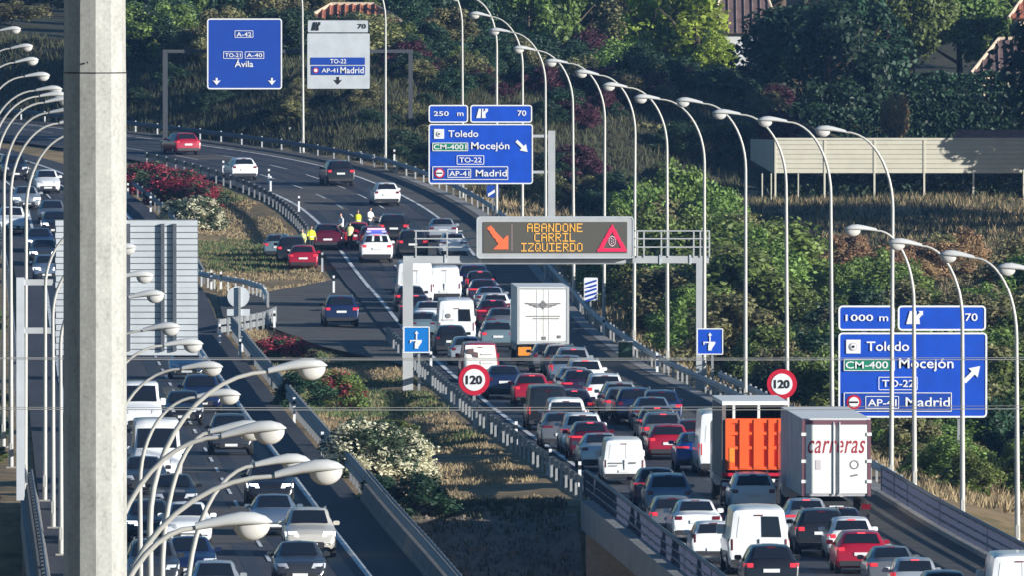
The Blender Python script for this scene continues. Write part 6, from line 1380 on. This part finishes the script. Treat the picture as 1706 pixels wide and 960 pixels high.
b = MB(); b.box(-sx, sx, 0.4, 3.6, -0.6, zt_ - 0.5); b.build('wall', 'stucco', hr); b = MB(); b.add([(-sx - .3, 0, zt_ - 0.55), (sx + .3, 0, zt_ - 0.55), (sx + .3, 2, zt_), (-sx - .3, 2, zt_), (-sx - .3, 4, zt_ - 0.55), (sx + .3, 4, zt_ - 0.55)], [(0, 1, 2, 3), (3, 2, 5, 4), (0, 3, 4), (1, 5, 2)]); b.build('roof', 'roof_tile', hr)

# ------------------------------------------------------------------ dry grass
def grass(name, n, sampler, matn, h0, h1, seed, label):
    rg = random.Random(seed); vs = []; fs = []; k = 0; tries = 0
    while k < n and tries < n * 6:
        tries += 1; q = sampler(rg)
        if q is None: continue
        X, D = q; z = terrain(X, D) - 0.03; h = h0 + (h1 - h0) * rg.random(); k += 1
        for j in range(3):
            a = rg.random() * 6.28; w = 0.03 + 0.03 * rg.random(); dx, dy = math.cos(a), math.sin(a); lx, ly = (rg.random() - .5) * h * 1.1, (rg.random() - .5) * h * 1.1; ox, oy = (rg.random() - .5) * .3, (rg.random() - .5) * .3
            o = len(vs); vs += [(X + ox - dx * w, D + oy - dy * w, z), (X + ox + dx * w, D + oy + dy * w, z), (X + ox + lx, D + oy + ly, z + h)]; fs.append((o, o + 1, o + 2))
    b = MB(); b.add(vs, fs); o = b.build(name, matn, fix=False); tag(o, label, 'grass', kind='stuff')
def in_cross(X, D):
    y = yg(D)
    if not (460 < y < 613): return False
    return X > clf(D) - 0.4
def s_median(rg):
    D = 652 + (1120 - 652) * rg.random(); a, b_ = L_R(D) + 1.0, R_L(D) - 1.0
    if b_ - a < 0.5: return None
    X = a + (b_ - a) * rg.random()
    if in_cross(X, D): return None
    if bump(X * 1.3 + 40, D * 1.3) < -0.22: return None
    return X, D
def s_green(rg):
    q = s_median(rg)
    if q is None: return None
    if bump(q[0] * 0.9 - 70, q[1] * 0.9) < 0.08: return None
    return q
def s_field(rg):
    D = 960 + 190 * rg.random(); X = PX(1180 + 560 * rg.random(), D)
    return (X, D) if X > R_R(D) + 6 else None
def s_verge(rg):
    D = 656 + 440 * rg.random(); X = R_R(D) + 2.2 + 6 * rg.random() ** 1.4; return X, D
grass('dry_grass', 26000, s_median, 'grass_dry', 0.07, 0.24, 1, 'dry straw coloured grass covering the median')
grass('green_weeds', 9000, s_green, 'grass_green', 0.10, 0.34, 2, 'patches of green weeds in the median')
grass('field_grass', 5500, s_field, 'grass_dry', 0.2, 0.65, 3, 'tall dry grass on the field below the cream wall')
grass('field_weeds', 6500, s_field, 'grass_olive', 0.2, 0.7, 7, 'dark green weeds between the dry grass below the cream wall')
def s_hill(rg):
    X = -46 + 64 * rg.random(); D = hill_start(X) + 1.5 + 46 * rg.random(); return (X, D) if X < 16 else None
def s_bank(rg):
    D = 1080 + 90 * rg.random(); X = R_R(D) + 2.5 + 26 * rg.random(); return (X, D) if X < PX(1250, D) else None
grass('hill_grass', 16000, s_hill, 'grass_olive', 0.25, 0.8, 5, 'rough dark grass on the hillside beyond the bend')
grass('bank_grass', 9000, s_bank, 'grass_olive', 0.25, 0.8, 6, 'rough dark grass on the bank behind the 250 m sign')
def s_slope(rg):
    D = 632 + 21 * rg.random(); a, b_ = L_R(D) + 1.2, R_L(D) - 1.2; return a + (b_ - a) * rg.random(), D
grass('slope_weeds', 2600, s_slope, 'grass_olive', 0.08, 0.35, 8, 'low weeds on the shaded bridge slope')
rg = random.Random(9); b = MB()
for k in range(420):
    X, D = s_slope(rg); z = terrain(X, D) + 0.06; s_ = 0.05 + 0.16 * rg.random() ** 2; n_ = 6
    top = [(X + s_ * math.cos(6.283 * q / n_) * rg.uniform(.6, 1), D + s_ * math.sin(6.283 * q / n_) * rg.uniform(.6, 1), z + s_ * rg.uniform(.3, .8)) for q in range(n_)]; bot = [(X + s_ * 1.2 * math.cos(6.283 * q / n_), D + s_ * 1.2 * math.sin(6.283 * q / n_), z - 0.15) for q in range(n_)]
    b.add(bot + top, [(q, (q + 1) % n_, n_ + (q + 1) % n_, n_ + q) for q in range(n_)] + [tuple(range(n_, 2 * n_))])
o = b.build('loose_stones', 'slope_paving'); tag(o, 'loose stones scattered over the bridge slope', 'stones', kind='stuff')
grass('verge_grass', 6500, s_verge, 'grass_dry', 0.15, 0.6, 4, 'dry grass along the right verge behind the guard rail')

# ------------------------------------------------------------------ thin morning haze
hm = bpy.data.materials.new('haze'); hm.use_nodes = True; ht = hm.node_tree
for n_ in list(ht.nodes):
    if n_.type != 'OUTPUT_MATERIAL': ht.nodes.remove(n_)
pv = ht.nodes.new('ShaderNodeVolumePrincipled'); pv.inputs['Color'].default_value = (0.28, 0.52, 1.0, 1); pv.inputs['Density'].default_value = 0.000045; pv.inputs['Anisotropy'].default_value = 0.0
ht.links.new(pv.outputs[0], ht.nodes['Material Output'].inputs['Volume']); MATS['haze'] = hm
b = MB(); b.box(-430, 430, -30, 1690, -10, 48); hz = b.build('haze', 'haze'); tag(hz, 'thin bluish morning haze over the road', 'haze', kind='stuff')

# ------------------------------------------------------------------ labels that single out look-alikes: nearest landmark, then order from the left
LMK = [('the 1000 m sign', 1520, 600), ('the right 120 sign', 1303, 641), ('the white semi trailer', 1390, 770), ('the right blue lane sign', 1183, 570), ('the gantry railings', 1110, 410), ('the striped marker sign', 984, 482), ('the 250 m sign', 800, 240), ('the cream wall', 1450, 260), ('the purple tree', 985, 85), ('the yellow green tree', 1130, 100), ('the grey lane sign', 564, 90), ('the Ávila sign', 407, 90), ('the lower right parapet', 1620, 880), ('the large dark tree', 1380, 120), ('the tiled roof', 580, 20), ('the mast', 158, 500), ('the round sign back', 397, 500), ('the median 120 sign', 790, 634), ('the white oleander', 640, 740), ('the parked red car', 505, 420), ('the red oleanders', 290, 300), ('the crashed red car', 590, 400), ('the white box truck', 905, 520), ('the orange truck', 1250, 740), ('the house at the right edge', 1680, 100), ('the top right trees', 1600, 40), ('the black car on the bend', 568, 290), ('the upper lamp poles', 830, 100)]
def proj(o):
    p = o.location; D = p.y; return CX + p.x * F / D, YH + F / D * (HC - p.z - (1.2 if o.type == 'EMPTY' else 0.5))
from collections import defaultdict
by = defaultdict(list)
for o in col.objects:
    if o.parent is None and 'label' in o.keys(): by[o['label']].append(o)
for lab, os_ in list(by.items()):
    if len(os_) < 2: continue
    short = {'white marker': 'white banded marker post'}.get(lab[6:18], None)
    base = lab.split(' among')[0].split(' on the')[0].split(' of the wooded')[0].split(' of the far hillside')[0].split(' standing just')[0].split(' behind the message')[0]
    if lab.startswith('small white roadside'): base = 'white banded marker post'
    sub = defaultdict(list)
    for o in os_:
        x, y = proj(o)
        if x > 1740 or x < -40: sub['beyond the %s edge of view' % ('right' if x > 853 else 'left')].append((x, o)); continue
        n_, lx, ly = min(LMK, key=lambda q: abs(q[1] - x) + 1.3 * abs(q[2] - y)); dx, dy = x - lx, y - ly
        rel = ('right of' if dx > 0 else 'left of') if abs(dx) > 1.3 * abs(dy) else ('below' if dy > 0 else 'above'); sub[rel + ' ' + n_].append((x, o))
    for rel, lst in sub.items():
        lst.sort(key=lambda q: q[0]); n_ = len(lst)
        for k, (x, o) in enumerate(lst):
            if n_ == 1: o['label'] = base + ' ' + rel
            elif n_ <= len(ORD): o['label'] = base + ' ' + rel + ', ' + (ORD[k] if k else 'leftmost') + ('' if k == 0 else ' from left')
            else: o['label'] = base + ' ' + rel + (', left part' if k < n_ / 2 else ', right part')
